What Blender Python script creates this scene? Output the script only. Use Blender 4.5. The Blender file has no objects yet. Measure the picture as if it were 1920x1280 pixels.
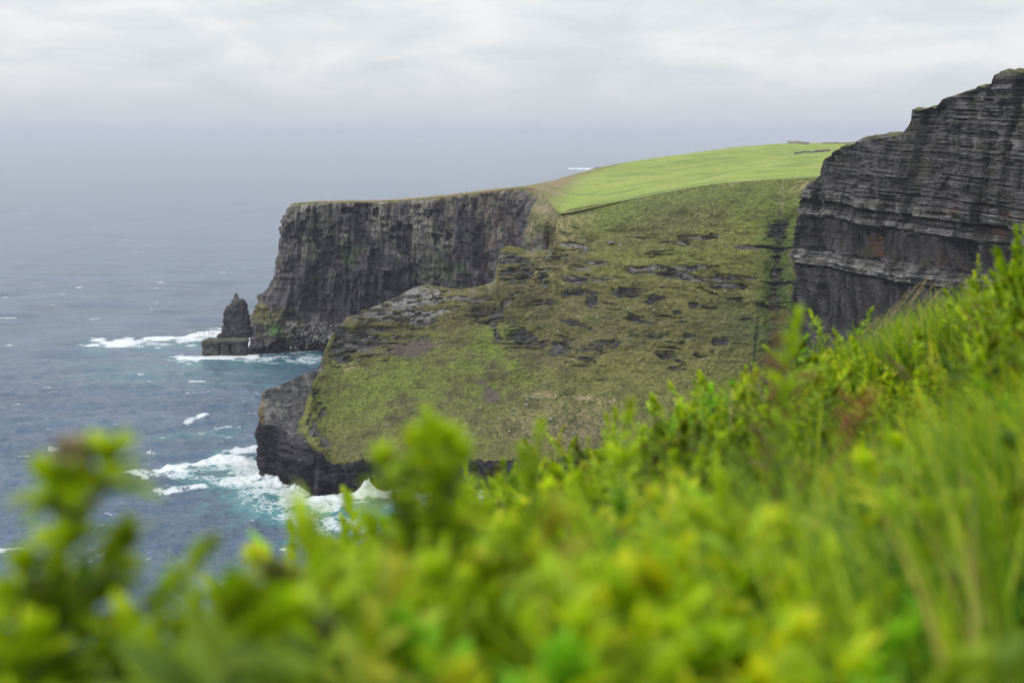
import bpy, math, random
import numpy as np

S = bpy.context.scene
COL = S.collection
R = math.radians

# ------------------------------------------------------------------ camera
PW, PH = 1920.0, 1280.0            # the photograph's own pixels, used to survey points
FPX = 50.0 / 36.0 * PW
HORIZON = 243.0
TH = math.atan((PH / 2 - HORIZON) / FPX)
CZ = 150.0
cam_d = bpy.data.cameras.new("camera")
cam = bpy.data.objects.new("camera", cam_d)
COL.objects.link(cam)
cam.location = (0, 0, CZ)
cam.rotation_euler = (math.pi / 2 - TH, 0, 0)
cam_d.lens = 50.0
cam_d.sensor_width = 36.0
cam_d.sensor_fit = 'HORIZONTAL'
cam_d.clip_start = 0.05
cam_d.clip_end = 400000.0
cam_d.dof.use_dof = True
cam_d.dof.focus_distance = 500.0
cam_d.dof.aperture_fstop = 3.3
cam_d.dof.aperture_blades = 9
S.camera = cam

# ------------------------------------------------------------------ sky, sun, exposure
SUN_EL, SUN_AZ = R(42), R(242)
world = bpy.data.worlds.new("World")
S.world = world
world.use_nodes = True
wn, wl = world.node_tree.nodes, world.node_tree.links
wn.clear()


def wnode(t, **k):
    n = wn.new(t)
    for a, b in k.items():
        setattr(n, a, b)
    return n


def wmath(op, a, b=None, clamp=False):
    n = wn.new('ShaderNodeMath')
    n.operation = op
    n.use_clamp = clamp
    for i, v in enumerate((a, b)):
        if v is None:
            continue
        if isinstance(v, (int, float)):
            n.inputs[i].default_value = v
        else:
            wl.new(v, n.inputs[i])
    return n.outputs[0]


def build_sky():
    sky = wnode('ShaderNodeTexSky', sky_type='NISHITA')
    sky.sun_disc = False
    sky.sun_elevation = SUN_EL
    sky.sun_rotation = SUN_AZ
    sky.altitude = 150
    sky.air_density = 1.0
    sky.dust_density = 2.0
    tc = wnode('ShaderNodeTexCoord')
    sep = wnode('ShaderNodeSeparateXYZ')
    wl.new(tc.outputs['Generated'], sep.inputs[0])
    x, y, z = sep.outputs
    zc = wmath('MAXIMUM', z, 0.0)
    az = wmath('ARCTAN2', x, y)
    # overcast sky: brighter overhead than at the horizon
    grad = wmath('MULTIPLY_ADD', zc, 1.0)
    grad_n = grad.node
    grad_n.inputs[1].default_value = 1.05
    grad_n.inputs[2].default_value = 0.74
    comb = wnode('ShaderNodeCombineXYZ')
    wl.new(wmath('MULTIPLY', az, 9.0), comb.inputs[0])
    wl.new(wmath('MULTIPLY', z, 26.0), comb.inputs[1])
    n1 = wnode('ShaderNodeTexNoise', noise_dimensions='2D')
    n1.inputs['Scale'].default_value = 1.25
    n1.inputs['Detail'].default_value = 7
    n1.inputs['Roughness'].default_value = 0.55
    n1.inputs['Distortion'].default_value = 0.3
    wl.new(comb.outputs[0], n1.inputs['Vector'])
    comb2 = wnode('ShaderNodeCombineXYZ')
    wl.new(wmath('MULTIPLY', az, 9.0), comb2.inputs[0])
    wl.new(wmath('MULTIPLY', z, 70.0), comb2.inputs[1])
    n2 = wnode('ShaderNodeTexNoise', noise_dimensions='2D')
    n2.inputs['Scale'].default_value = 1.0
    n2.inputs['Detail'].default_value = 6
    n2.inputs['Roughness'].default_value = 0.5
    wl.new(comb2.outputs[0], n2.inputs['Vector'])
    cl = wmath('ADD', wmath('MULTIPLY', n1.outputs['Fac'], 0.80), wmath('MULTIPLY', n2.outputs['Fac'], 0.20))
    ramp = wnode('ShaderNodeValToRGB')
    ramp.color_ramp.elements[0].position = 0.34
    ramp.color_ramp.elements[0].color = (0.90, 0.97, 1.02, 1)
    ramp.color_ramp.elements[1].position = 0.64
    ramp.color_ramp.elements[1].color = (1.14, 1.14, 1.16, 1)
    wl.new(cl, ramp.inputs[0])
    mixh = wnode('ShaderNodeMix', data_type='RGBA')      # cloud contrast fades towards the horizon
    mixh.inputs[6].default_value = (0.835, 0.895, 0.975, 1)
    hz = wmath('MULTIPLY', zc, 22.0, clamp=True)
    wl.new(hz, mixh.inputs[0])
    wl.new(ramp.outputs[0], mixh.inputs[7])
    mul = wnode('ShaderNodeVectorMath', operation='SCALE')
    wl.new(mixh.outputs[2], mul.inputs[0])
    wl.new(grad, mul.inputs['Scale'])
    bg1 = wnode('ShaderNodeBackground')
    bg1.inputs[1].default_value = 1.0
    wl.new(mul.outputs[0], bg1.inputs[0])
    bg2 = wnode('ShaderNodeBackground')
    bg2.inputs[1].default_value = 0.10
    wl.new(sky.outputs[0], bg2.inputs[0])
    mx = wnode('ShaderNodeMixShader')
    mx.inputs[0].default_value = 0.92
    wl.new(bg2.outputs[0], mx.inputs[1])
    wl.new(bg1.outputs[0], mx.inputs[2])
    out = wnode('ShaderNodeOutputWorld')
    wl.new(mx.outputs[0], out.inputs[0])


build_sky()
sun_d = bpy.data.lights.new("sun", 'SUN')
sun_d.energy = 1.5
sun_d.angle = R(11)
sun_d.color = (1.0, 0.96, 0.9)
sun = bpy.data.objects.new("sun", sun_d)
COL.objects.link(sun)
sun.rotation_euler = (math.pi / 2 - SUN_EL, 0, math.pi - SUN_AZ)
S.view_settings.view_transform = 'Standard'
S.view_settings.look = 'None'
S.view_settings.exposure = 0.0
S.view_settings.gamma = 1.0
S.cycles.use_denoising = True
S.cycles.max_bounces = 6
S.cycles.transparent_max_bounces = 8
S.cycles.volume_bounces = 0
S.cycles.sample_clamp_indirect = 6.0
S.render.film_transparent = False

# ------------------------------------------------------------------ survey helpers
ST, CT = math.sin(TH), math.cos(TH)


def ray(px, py):
    xc = (np.asarray(px, float) - PW / 2) / FPX
    yc = (PH / 2 - np.asarray(py, float)) / FPX
    return np.stack([xc + 0 * yc, CT + yc * ST, -ST + yc * CT], -1)


def P(px, py, Y):
    d = ray(px, py)
    t = np.asarray(Y, float) / d[..., 1]
    p = d * t[..., None]
    p[..., 2] += CZ
    return p


def PZ(px, py, z):
    d = ray(px, py)
    t = (z - CZ) / d[..., 2]
    p = d * np.asarray(t)[..., None]
    p[..., 2] += CZ
    return p


def proj(p):
    x, y, z = p[..., 0], p[..., 1], p[..., 2] - CZ
    dep = y * CT - z * ST
    up = y * ST + z * CT
    return PW / 2 + x / dep * FPX, PH / 2 - up / dep * FPX


# ------------------------------------------------------------------ noise
def _hash(ix, iy, iz, seed):
    h = (ix.astype(np.uint32) * np.uint32(374761393) + iy.astype(np.uint32) * np.uint32(668265263)
         + iz.astype(np.uint32) * np.uint32(2246822519) + np.uint32((seed * 3266489917) & 0xffffffff))
    h = (h ^ (h >> np.uint32(13))) * np.uint32(1274126177)
    h = (h ^ (h >> np.uint32(16))) * np.uint32(2654435761)
    h ^= h >> np.uint32(15)
    return h.astype(np.float32) * np.float32(2.0 / 4294967295.0) - np.float32(1)


def vnoise(x, y, z, seed=0):
    x, y, z = np.broadcast_arrays(np.asarray(x, np.float64), np.asarray(y, np.float64), np.asarray(z, np.float64))
    fx, fy, fz = np.floor(x), np.floor(y), np.floor(z)
    ix, iy, iz = fx.astype(np.int64), fy.astype(np.int64), fz.astype(np.int64)
    tx, ty, tz = (x - fx).astype(np.float32), (y - fy).astype(np.float32), (z - fz).astype(np.float32)
    tx, ty, tz = (t * t * t * (t * (t * 6 - 15) + 10) for t in (tx, ty, tz))
    r = 0
    for a in (0, 1):
        wx = tx if a else 1 - tx
        for b in (0, 1):
            wy = ty if b else 1 - ty
            for c in (0, 1):
                wz = tz if c else 1 - tz
                r = r + wx * wy * wz * _hash(ix + a, iy + b, iz + c, seed)
    return r


def fbm(x, y, z, octv=4, seed=0, gain=0.5, lac=2.03):
    r, a, n = 0, 1.0, 0.0
    x, y, z = np.asarray(x, float), np.asarray(y, float), np.asarray(z, float)
    for o in range(octv):
        r = r + a * vnoise(x, y, z, seed + o * 17)
        n += a
        a *= gain
        x, y, z = x * lac + 13.7, y * lac + 5.1, z * lac + 9.3
    return r / n * 1.6


def ridged(x, y, z, octv=3, seed=0):
    r, a = 0, 1.0
    for o in range(octv):
        r = r + a * (1 - 2.2 * np.abs(vnoise(x, y, z, seed + o * 31)))
        a *= 0.5
        x, y, z = x * 2.1 + 3.3, y * 2.1 + 1.7, z * 2.1 + 7.9
    return r / 1.75


def cellrand(i, j, seed):
    i = np.asarray(i).astype(np.int64)
    j = np.asarray(j).astype(np.int64)
    return _hash(i, j, 0 * i, seed)


def sstep(a, b, x):
    t = np.clip((x - a) / (b - a), 0, 1)
    return t * t * (3 - 2 * t)


def lerp(a, b, t):
    t = np.asarray(t)
    if np.ndim(a) and np.shape(a)[-1] == 3 or np.ndim(b) and np.shape(b)[-1] == 3:
        t = t[..., None]
    return a + (b - a) * t


C = lambda *v: np.array(v, float)


# ------------------------------------------------------------------ lofts and grids
def pchip(v, x, smooth=True):
    """v: (n, ...) knots at 0..n-1, x: samples"""
    n = len(v)
    i = np.clip(np.floor(x).astype(int), 0, n - 2)
    t = (x - i).reshape((-1,) + (1,) * (v.ndim - 1))
    if not smooth:
        return v[i] * (1 - t) + v[i + 1] * t
    d = np.diff(v, axis=0)
    m = np.zeros_like(v)
    a, b = d[:-1], d[1:]
    s = (np.sign(a) == np.sign(b))
    m[1:-1] = np.where(s, 2 * a * b / np.where(np.abs(a + b) < 1e-9, 1e9, a + b), 0)
    m[0], m[-1] = d[0], d[-1]
    h00, h10 = 2 * t**3 - 3 * t**2 + 1, t**3 - 2 * t**2 + t
    h01, h11 = -2 * t**3 + 3 * t**2, t**3 - t**2
    return h00 * v[i] + h10 * m[i] + h01 * v[i + 1] + h11 * m[i + 1]


def spread(w, n):
    """parameter samples: n points, density by segment weights w"""
    c = np.concatenate([[0], np.cumsum(np.asarray(w, float))])
    return np.interp(np.linspace(0, c[-1], n), c, np.arange(len(c)))


def loft(K, nu, nv, wu=None, wv=None, su=True, sv=True):
    """K: (stations, rows, 3) -> (nu, nv, 3), u, v parameters"""
    ns, nr, _ = K.shape
    if wu is None:
        wu = np.linalg.norm(np.diff(K, axis=0), axis=2).mean(1)
    if wv is None:
        wv = np.linalg.norm(np.diff(K, axis=1), axis=2).mean(0)
    u, v = spread(wu, nu), spread(wv, nv)
    G = pchip(K, u, su)
    G = pchip(np.swapaxes(G, 0, 1), v, sv)
    return np.swapaxes(G, 0, 1), u, v


def normals(G):
    du = np.gradient(G, axis=0)
    dv = np.gradient(G, axis=1)
    n = np.cross(du, dv)
    return n / np.maximum(np.linalg.norm(n, axis=2, keepdims=True), 1e-9)


def face_cam(N, G):
    """flip the normal field so that it faces the viewer side on average"""
    v = np.array([0, 0, CZ]) - G
    return N if (N * v).sum() > 0 else -N


def mesh_obj(name, verts, faces_idx, nsides, mat, attrs=None, smooth=True, parent=None):
    me = bpy.data.meshes.new(name)
    nv = len(verts)
    me.vertices.add(nv)
    me.vertices.foreach_set('co', np.ascontiguousarray(verts, np.float32).ravel())
    nf = len(faces_idx)
    me.loops.add(nf * nsides)
    me.loops.foreach_set('vertex_index', np.ascontiguousarray(faces_idx, np.int32).ravel())
    me.polygons.add(nf)
    me.polygons.foreach_set('loop_start', np.arange(0, nf * nsides, nsides, dtype=np.int32))
    me.polygons.foreach_set('loop_total', np.full(nf, nsides, np.int32))
    me.polygons.foreach_set('use_smooth', np.full(nf, smooth, bool))
    me.update(calc_edges=True)
    me.validate()
    for k, a in (attrs or {}).items():
        a = np.asarray(a, np.float32)
        if a.ndim == 2:
            at = me.attributes.new(k, 'FLOAT_COLOR', 'POINT')
            c = np.ones((nv, 4), np.float32)
            c[:, :3] = a
            at.data.foreach_set('color', c.ravel())
        else:
            at = me.attributes.new(k, 'FLOAT', 'POINT')
            at.data.foreach_set('value', a)
    me.materials.append(mat)
    o = bpy.data.objects.new(name, me)
    COL.objects.link(o)
    if parent:
        o.parent = parent
    return o


def grid_faces(nu, nv, closed_u=False):
    i = np.arange(nu if closed_u else nu - 1)
    j = np.arange(nv - 1)
    I, J = np.meshgrid(i, j, indexing='ij')
    I2 = (I + 1) % nu
    return np.stack([I * nv + J, I2 * nv + J, I2 * nv + J + 1, I * nv + J + 1], -1).reshape(-1, 4)


def grid_obj(name, G, mat, attrs=None, closed_u=False, **k):
    nu, nv = G.shape[:2]
    at = {}
    for a, b in (attrs or {}).items():
        at[a] = b.reshape(nu * nv, -1) if b.ndim == 3 else b.reshape(-1)
    return mesh_obj(name, G.reshape(-1, 3), grid_faces(nu, nv, closed_u), 4, mat, at, **k)


def tag(o, label=None, cat=None, group=None, kind=None):
    if label:
        o['label'] = label
    if cat:
        o['category'] = cat
    if group:
        o['group'] = group
    if kind:
        o['kind'] = kind
    return o


def empty(name, loc, rz=0.0):
    o = bpy.data.objects.new(name, None)
    COL.objects.link(o)
    o.location = loc
    o.rotation_euler = (0, 0, rz)
    o.empty_display_size = 0.2
    return o


# ------------------------------------------------------------------ materials
def new_mat(name):
    m = bpy.data.materials.new(name)
    m.use_nodes = True
    nt = m.node_tree
    nt.nodes.clear()
    return m, nt


class NT:
    def __init__(s, nt):
        s.nt = nt

    def n(s, t, ins=None, **k):
        n = s.nt.nodes.new(t)
        for a, b in k.items():
            setattr(n, a, b)
        for i, v in (ins or {}).items():
            s.put(n.inputs[i], v)
        return n

    def put(s, sock, v):
        if isinstance(v, bpy.types.NodeSocket):
            s.nt.links.new(v, sock)
        else:
            sock.default_value = v

    def m(s, op, a, b=0.0, c=0.0, clamp=False):
        n = s.nt.nodes.new('ShaderNodeMath')
        n.operation = op
        n.use_clamp = clamp
        for i, v in enumerate((a, b, c)):
            s.put(n.inputs[i], v)
        return n.outputs[0]

    def noise(s, vec, scale, detail=4, rough=0.55, dim='3D', dist=0.0):
        n = s.n('ShaderNodeTexNoise', {'Vector': vec, 'Scale': scale, 'Detail': detail, 'Roughness': rough, 'Distortion': dist},
                noise_dimensions=dim)
        return n.outputs['Fac']

    def mapping(s, vec, scale):
        return s.n('ShaderNodeMapping', {'Vector': vec, 'Scale': scale}).outputs[0]

    def mixc(s, f, a, b, mode='MIX'):
        n = s.nt.nodes.new('ShaderNodeMix')
        n.data_type = 'RGBA'
        n.blend_type = mode
        s.put(n.inputs[0], f)
        s.put(n.inputs[6], a)
        s.put(n.inputs[7], b)
        return n.outputs[2]

    def rng(s, v, a, b, c, d):
        return s.n('ShaderNodeMapRange', {0: v, 1: a, 2: b, 3: c, 4: d}).outputs[0]


def attr_terrain_mat(name, tex_scale, amount, bump, rough=0.95, stretch=(1, 1, 1), bump_dist=0.3):
    """albedo from the surveyed 'col' attribute, broken up by fine procedural noise"""
    m, nt = new_mat(name)
    t = NT(nt)
    out = t.n('ShaderNodeOutputMaterial')
    b = t.n('ShaderNodeBsdfPrincipled', {'Roughness': rough, 'Specular IOR Level': 0.2})
    a = t.n('ShaderNodeAttribute', attribute_name='col')
    g = t.n('ShaderNodeNewGeometry')
    v = t.mapping(g.outputs['Position'], stretch)
    n1 = t.noise(v, tex_scale, 6, 0.65)
    n2 = t.noise(v, tex_scale * 4.3, 4, 0.6)
    s = t.m('ADD', t.m('MULTIPLY', n1, 0.6), t.m('MULTIPLY', n2, 0.4))
    f = t.rng(s, 0.3, 0.7, 1 - amount, 1 + amount)
    c = t.n('ShaderNodeVectorMath', {0: a.outputs['Color'], 'Scale': f}, operation='SCALE').outputs[0]
    nt.links.new(c, b.inputs['Base Color'])
    bp = t.n('ShaderNodeBump', {'Strength': bump, 'Distance': bump_dist, 'Height': s})
    nt.links.new(bp.outputs[0], b.inputs['Normal'])
    nt.links.new(b.outputs[0], out.inputs[0])
    return m


M_ROCK = attr_terrain_mat('cliff_rock', 0.9, 0.75, 1.0, stretch=(1, 1, 1.8), bump_dist=0.9)
M_FARROCK = attr_terrain_mat('far_cliff_rock', 0.5, 0.75, 1.0, stretch=(1, 1, 0.3), bump_dist=1.6)
M_SLOPE = attr_terrain_mat('slope_turf', 0.75, 0.72, 1.0, stretch=(1, .7, 1.7), bump_dist=0.9)
M_FIELD = attr_terrain_mat('field_grass', 0.35, 0.30, 0.5, stretch=(0.6, 1, 1), bump_dist=0.6)

# ================================================================== LARGE STRUCTURE
GRASS_G = C(.104, .124, .026)
GRASS_Y = C(.136, .138, .038)
GRASS_B = C(.104, .094, .042)
GRASS_D = C(.046, .056, .018)
DRY = C(.26, .21, .12)
ROCK_D = C(.030, .028, .033)
ROCK_M = C(.075, .073, .075)
ROCK_P = C(.25, .245, .225)
SOIL = C(.105, .085, .070)
FIELD_G = C(.208, .262, .054)


# ---- the headland's grass slope, from its sea cliff to the crest ----
def slope_knots():
    # per station: waterline (px,py) on z=0; then rows (px,py,dY behind the waterline)
    T = [
        # back side wraps round the tip
        ((505, 880), [(504, 800, 6), (506, 780, 10), (507, 765, 14), (508, 752, 18), (510, 738, 24)]),
        ((485, 904), [(488, 795, 4), (489, 775, 8), (490, 760, 12), (491, 747, 18), (493, 735, 26)]),
        ((520, 914), [(520, 800, 5), (522, 778, 14), (524, 760, 24), (528, 745, 34), (532, 718, 50)]),
        ((560, 926), [(556, 822, 5), (556, 795, 18), (557, 768, 36), (560, 735, 56), (570, 700, 80)]),
        ((582, 937), [(590, 848, 5), (582, 805, 22), (580, 765, 50), (585, 725, 75), (597, 688, 100)]),
        ((618, 937), [(618, 866, 6), (604, 810, 35), (598, 765, 62), (600, 715, 86), (606, 660, 112)]),
        ((680, 935), [(672, 872, 7), (650, 815, 40), (635, 765, 70), (632, 700, 98), (640, 602, 132)]),
        ((760, 930), [(752, 872, 8), (730, 815, 42), (712, 755, 76), (710, 680, 108), (722, 565, 150)]),
        ((840, 927), [(832, 872, 8), (812, 815, 42), (792, 755, 78), (785, 680, 112), (795, 535, 158)]),
        ((920, 925), [(912, 872, 8), (892, 815, 42), (870, 755, 78), (862, 680, 112), (860, 542, 160)]),
        ((990, 922), [(985, 868, 8), (968, 812, 42), (948, 755, 78), (938, 680, 112), (928, 525, 165)]),
        ((1004, 922), [(999, 867, 8), (984, 812, 42), (966, 755, 78), (954, 676, 114), (937, 474, 172)]),
        ((1020, 921), [(1015, 866, 8), (1000, 812, 42), (985, 755, 78), (972, 670, 116), (951, 461, 177)]),
        ((1060, 918), [(1052, 862, 8), (1038, 812, 42), (1024, 755, 78), (1010, 660, 120), (1002, 470, 180)]),
        ((1095, 916), [(1090, 860, 8), (1075, 812, 42), (1060, 750, 78), (1046, 640, 124), (1036, 464, 188)]),
        ((1125, 914), [(1120, 858, 8), (1104, 812, 42), (1090, 750, 78), (1072, 620, 126), (1048, 402, 205)]),
        ((1250, 905), [(1245, 850, 8), (1232, 800, 38), (1222, 740, 68), (1212, 600, 112), (1200, 371, 182)]),
        ((1370, 895), [(1366, 840, 8), (1360, 790, 34), (1355, 730, 60), (1352, 590, 98), (1350, 345, 160)]),
        ((1450, 885), [(1448, 830, 8), (1446, 780, 30), (1444, 720, 52), (1444, 580, 84), (1444, 338, 140)]),
        ((1520, 875), [(1520, 820, 8), (1520, 770, 26), (1520, 710, 46), (1520, 570, 74), (1530, 333, 122)]),
        ((1640, 860), [(1640, 810, 8), (1640, 760, 24), (1640, 700, 40), (1640, 560, 64), (1650, 322, 100)]),
    ]
    K = []
    for (wx, wy), rows in T:
        w = PZ(wx, wy, 0.0)
        Yw = w[1]
        col = [w + C(0, -3, -8), w]
        for (px, py, dY) in rows:
            col.append(P(px, py, Yw + dY))
        K.append(col)
    return np.array(K)


K_SLOPE = slope_knots()
SL, sl_u, sl_v = loft(K_SLOPE, 900, 760, wu=None,
                      wv=[4, 26, 40, 50, 60, 110], su=True, sv=True)
sl_px, sl_py = proj(SL)


def blob(px, py, cx, cy, rx, ry, ang=0.0, soft=0.5, warp=None):
    a = R(ang)
    dx, dy = px - cx, py - cy
    x = (dx * math.cos(a) + dy * math.sin(a)) / rx
    y = (-dx * math.sin(a) + dy * math.cos(a)) / ry
    d = np.sqrt(x * x + y * y)
    if warp is not None:
        d = d + warp
    return 1 - sstep(1 - soft, 1 + soft, d)


OUT = [  # rocky outcrops on the slope: px, py, half width, half height, angle, pale
    (1060, 462, 40, 9, 4, .8), (1105, 525, 64, 6, -1, .45), (1085, 505, 24, 4, 5, .8), (1192, 510, 18, 7, 5, .9),
    (1288, 515, 78, 10, 3, .5), (1375, 513, 40, 3, 8, .5), (1083, 549, 28, 6, 0, .0), (1108, 567, 11, 7, 0, .1),
    (1180, 546, 24, 7, 0, .0), (1228, 560, 18, 8, 0, .0), (1330, 546, 13, 3, 10, .0), (1333, 571, 15, 3, 0, .0),
    (1300, 570, 8, 6, 0, .1), (1178, 595, 18, 2.5, -3, .0), (1245, 628, 34, 7, 8, .05), (1240, 656, 22, 10, 28, .05),
    (1352, 637, 15, 6, 0, .0), (1323, 656, 20, 6, -10, .1), (1277, 676, 10, 6, 0, .0), (1008, 641, 18, 7, -15, .05),
    (1048, 643, 18, 16, 0, .15), (1103, 659, 22, 20, 0, .15), (1018, 567, 24, 5, 0, .35), (1280, 456, 14, 5, 0, .5),
    (1320, 440, 24, 4, -8, .7), (1400, 463, 26, 3.5, 3, .6), (1398, 438, 14, 2, 0, .9), (1455, 462, 45, 3, 2, .0),
    (1458, 424, 15, 11, -30, .0), (1458, 442, 17, 3, 0, .0), (1454, 515, 10, 42, 4, .1), (1456, 560, 17, 13, 0, .1),
    (1455, 568, 42, 3, 0, .0), (1470, 528, 40, 3, 5, .0),
    (795, 562, 50, 27, 8, .85), (705, 585, 66, 20, -24, .55), (690, 625, 60, 30, -6, .3), (640, 640, 20, 38, 0, .3),
    (770, 600, 50, 12, 0, .35), (820, 560, 30, 16, 10, .6),
    (911, 586, 30, 11, -10, .15), (950, 566, 28, 5, -38, .7), (931, 622, 5, 18, -15, .4), (985, 630, 30, 15, 20, .2),
    (1016, 640, 18, 8, -15, .0), (1020, 525, 9, 22, -10, .6), (960, 500, 32, 22, 25, .3), (975, 490, 38, 8, 20, .2),
    (600, 758, 14, 20, 0, .3), (590, 800, 12, 26, 0, .35), (605, 830, 12, 16, 0, .3), (598, 735, 8, 8, 0, .2),
    (1105, 495, 60, 3, 4, .5), (1040, 480, 26, 5, 0, .7), (870, 560, 40, 5, 0, .4),
    (1145, 575, 30, 2.5, 0, .1), (1210, 600, 20, 3, 10, .1), (1180, 625, 16, 3, -4, 0), (1275, 600, 16, 3, 6, 0),
    (1085, 610, 26, 5, 15, .1), (1150, 640, 12, 5, 0, .1), (1290, 625, 14, 4, 0, .1), (1380, 560, 12, 3, 0, 0), (1395, 590, 14, 3, 0, 0),
]


def build_slope():
    G, px, py = SL, sl_px, sl_py
    N = face_cam(normals(G), G)
    x, y, z = G[..., 0], G[..., 1], G[..., 2]
    warp = fbm(x / 9, z / 5, y / 9, 4, 11) * 0.55
    warp2 = fbm(x / 3.0, z / 1.2, y / 6, 3, 15) * 0.6
    lamin = fbm(x / 11, z / 1.15, y / 22, 4, 17)
    rock = np.zeros_like(x)
    pale = np.zeros_like(x)
    for (cx, cy, rx, ry, an, pl) in OUT:
        b = blob(px, py, cx, cy, rx * 1.08, ry * 1.25, an, 0.4, warp * 0.8 + warp2 * 0.4)
        if cx > 840 or cy > 700:
            b = b * sstep(-.15, .12, lamin + .55 * (b - .55))
        else:
            b = b * sstep(-.42, -.05, lamin + .35 * (b - .5))
        rock = np.maximum(rock, b)
        pale = np.maximum(pale, b * pl)
    # random small ledges, denser over the middle of the slope
    led = fbm(x / 16, z / 2.6, y / 30, 4, 21)
    zone = np.clip(blob(px, py, 1180, 560, 260, 150, 0, .5) + .9 * blob(px, py, 730, 600, 120, 60, -10, .5) + .12, 0, 1)
    small = sstep(0.56, 0.68, led * (0.45 + 0.55 * zone)) * zone * sstep(-.1, .2, lamin)
    rock = np.maximum(rock, small * 0.9)
    # low sea cliff and the bare tip
    v = np.broadcast_to(sl_v[None, :], x.shape)
    u = np.broadcast_to(sl_u[:, None], x.shape)
    edge_v = 2.0 + 0.22 * fbm(x / 9, y / 9, 0, 4, 31)
    sea = 1 - sstep(edge_v - 0.05, edge_v + 0.12, v)
    # the line where turf begins on the tip, surveyed: (600,690)-(556,800)-(600,850)-(620,872)
    lx = np.interp(py, [640, 690, 740, 800, 850, 872, 900], [596, 601, 580, 556, 596, 618, 2000])
    tip = 1 - sstep(-6, 8, px - lx + 6 * warp)
    tip = np.where(u < 5.6, tip, 0) * 1.0
    bare = np.maximum(sea, tip)
    rock = np.maximum(rock, bare)
    crest = (1 - sstep(0.02, 0.16, 6 - v)) * sstep(0.1, 0.5, fbm(x / 5, y / 5, 3, 3, 41) + .2) * (u < 14.5) * (u > 4)
    # ---- displacement along the normal
    d = 3.0 * (1 - .85 * (1 - sstep(2.0, 3.4, u))) * fbm(x / 38, y / 44, z / 24, 3, 51) + .9 * fbm(x / 14, y / 16, z / 8, 3, 50) + 0.55 * fbm(x / 7, y / 7, z / 5, 4, 52)
    grassy = 1 - rock
    d = d + grassy * 0.55 * fbm(x / 2.0, y / 2.6, z / 1.2, 3, 53)
    terr = fbm(x / 30, z / 4.2, y / 60, 3, 54)
    d = d + 1.7 * terr * sstep(0, 1, zone) - 3.0 * blob(px, py, 1458, 540, 22, 160, 3, .6, warp * .5) + 1.6 * fbm(x / 18, y / 40, z / 9, 3, 55) * sstep(0, 1, zone)
    # ledges: a stack of beds with protruding and recessed members
    hb = 1.15
    zz = z + 0.9 * fbm(x / 40, y / 40, 0, 2, 56)
    bed = np.floor(zz / hb)
    bt = zz / hb - bed
    bo = cellrand(bed, np.floor((x + 0.4 * y) / 4 + 3 * cellrand(bed, bed * 0, 58)), 57)
    bed_d = bo * 0.5 * np.minimum(1, np.minimum(bt, 1 - bt) * 9)
    ob = rock * (1 - bare)
    d = d + ob * (bed_d * 1.5 - 1.3 + 1.0 * fbm(x / 3.5, y / 3.5, z / 1.5, 4, 59) - .6 * (1 - pale))
    # vertical sea cliff: buttresses, joints, wave-cut notch
    s = x * 0.8 + y * 0.6
    cliff = sea * sstep(-2, 2, z)
    cave = blob(px, py, 585, 870, 9, 60, 0, .5)
    d = d - cliff * 5.0 * cave + cliff * (2.4 * ridged(s / 15, z / 70, y / 18, 3, 61) + 2.0 * fbm(s / 4, z / 14, 0, 4, 62) + 1.5 * ridged(s / 5, z / 30, 4, 2, 67) + bed_d * 1.2 + .6 * fbm(x / 1.6, y / 1.6, z / .9, 3, 63))
    tb = tip * (1 - sea)
    tbed = np.floor((z + .25 * y) / 1.3)
    tbo = cellrand(tbed, tbed * 0, 65)
    d = d + tb * (bed_d * 0.8 + 2.2 * fbm(x / 6, y / 9, z / 3, 4, 64) + .9 * fbm(x / 1.8, y / 2.4, z / 1.2, 3, 66) + .4 * tbo)
    notch = cliff * (1 - sstep(2, 6, z)) * -1.0
    d = d + notch
    d = d * (1 - .25 * (1 - sstep(1.6, 3.0, u)))
    fade = sstep(0, 0.25, 6 - v) * 0.75 + 0.25
    D = G + N * (d * fade)[..., None] * C(1, 1, 0.7)
    # ---- albedo
    lo = fbm(x / 45, y / 45, z / 30, 4, 71)
    mid = .6 * fbm(x / 9, y / 14, z / 3.5, 4, 72) + .4 * fbm(x / 3, y / 5, z / 1.3, 3, 74)
    fine = fbm(x / 1.1, y / 1.4, z / 0.6, 3, 73)
    col = lerp(GRASS_B, GRASS_Y, sstep(-.55, .55, lo + .35 * mid))
    green = np.clip(.75 * blob(px, py, 760, 745, 190, 110, 8, .6) + .9 * blob(px, py, 940, 640, 60, 70, 40, .6)
                    + .75 * blob(px, py, 1440, 385, 75, 55, 0, .6) + .4 * blob(px, py, 1120, 405, 110, 26, -8, .7)
                    + .5 * blob(px, py, 980, 720, 110, 30, 15, .6) + .5 * blob(px, py, 1300, 480, 160, 25, 0, .8), 0, 1)
    col = lerp(col, GRASS_G * C(1.15, 1.2, 1.0), green * sstep(-.7, .25, mid + .4 * lo))
    brown = np.clip(.7 * blob(px, py, 1250, 395, 140, 40, -12, .7) + .5 * blob(px, py, 1100, 600, 90, 60, 0, .8)
                    + .6 * blob(px, py, 1060, 790, 110, 60, 0, .7) + .5 * blob(px, py, 690, 840, 90, 40, 0, .7) + .6 * blob(px, py, 1160, 600, 200, 60, 0, .8), 0, 1)
    col = lerp(col, C(.100, .086, .046), .6 * brown * sstep(-.35, .45, mid + .3))
    col = lerp(col, GRASS_D, 0.6 * sstep(.15, .75, -mid + .6 * fine))
    gul = blob(px, py, 1458, 560, 40, 145, 4, .5, warp * .8)
    col = lerp(col, C(.054, .088, .018), gul * sstep(-.5, .3, mid + .3) * .8)
    core = .75 * blob(px, py, 1456, 505, 9, 95, 3, .6, warp * 1.3)
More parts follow.
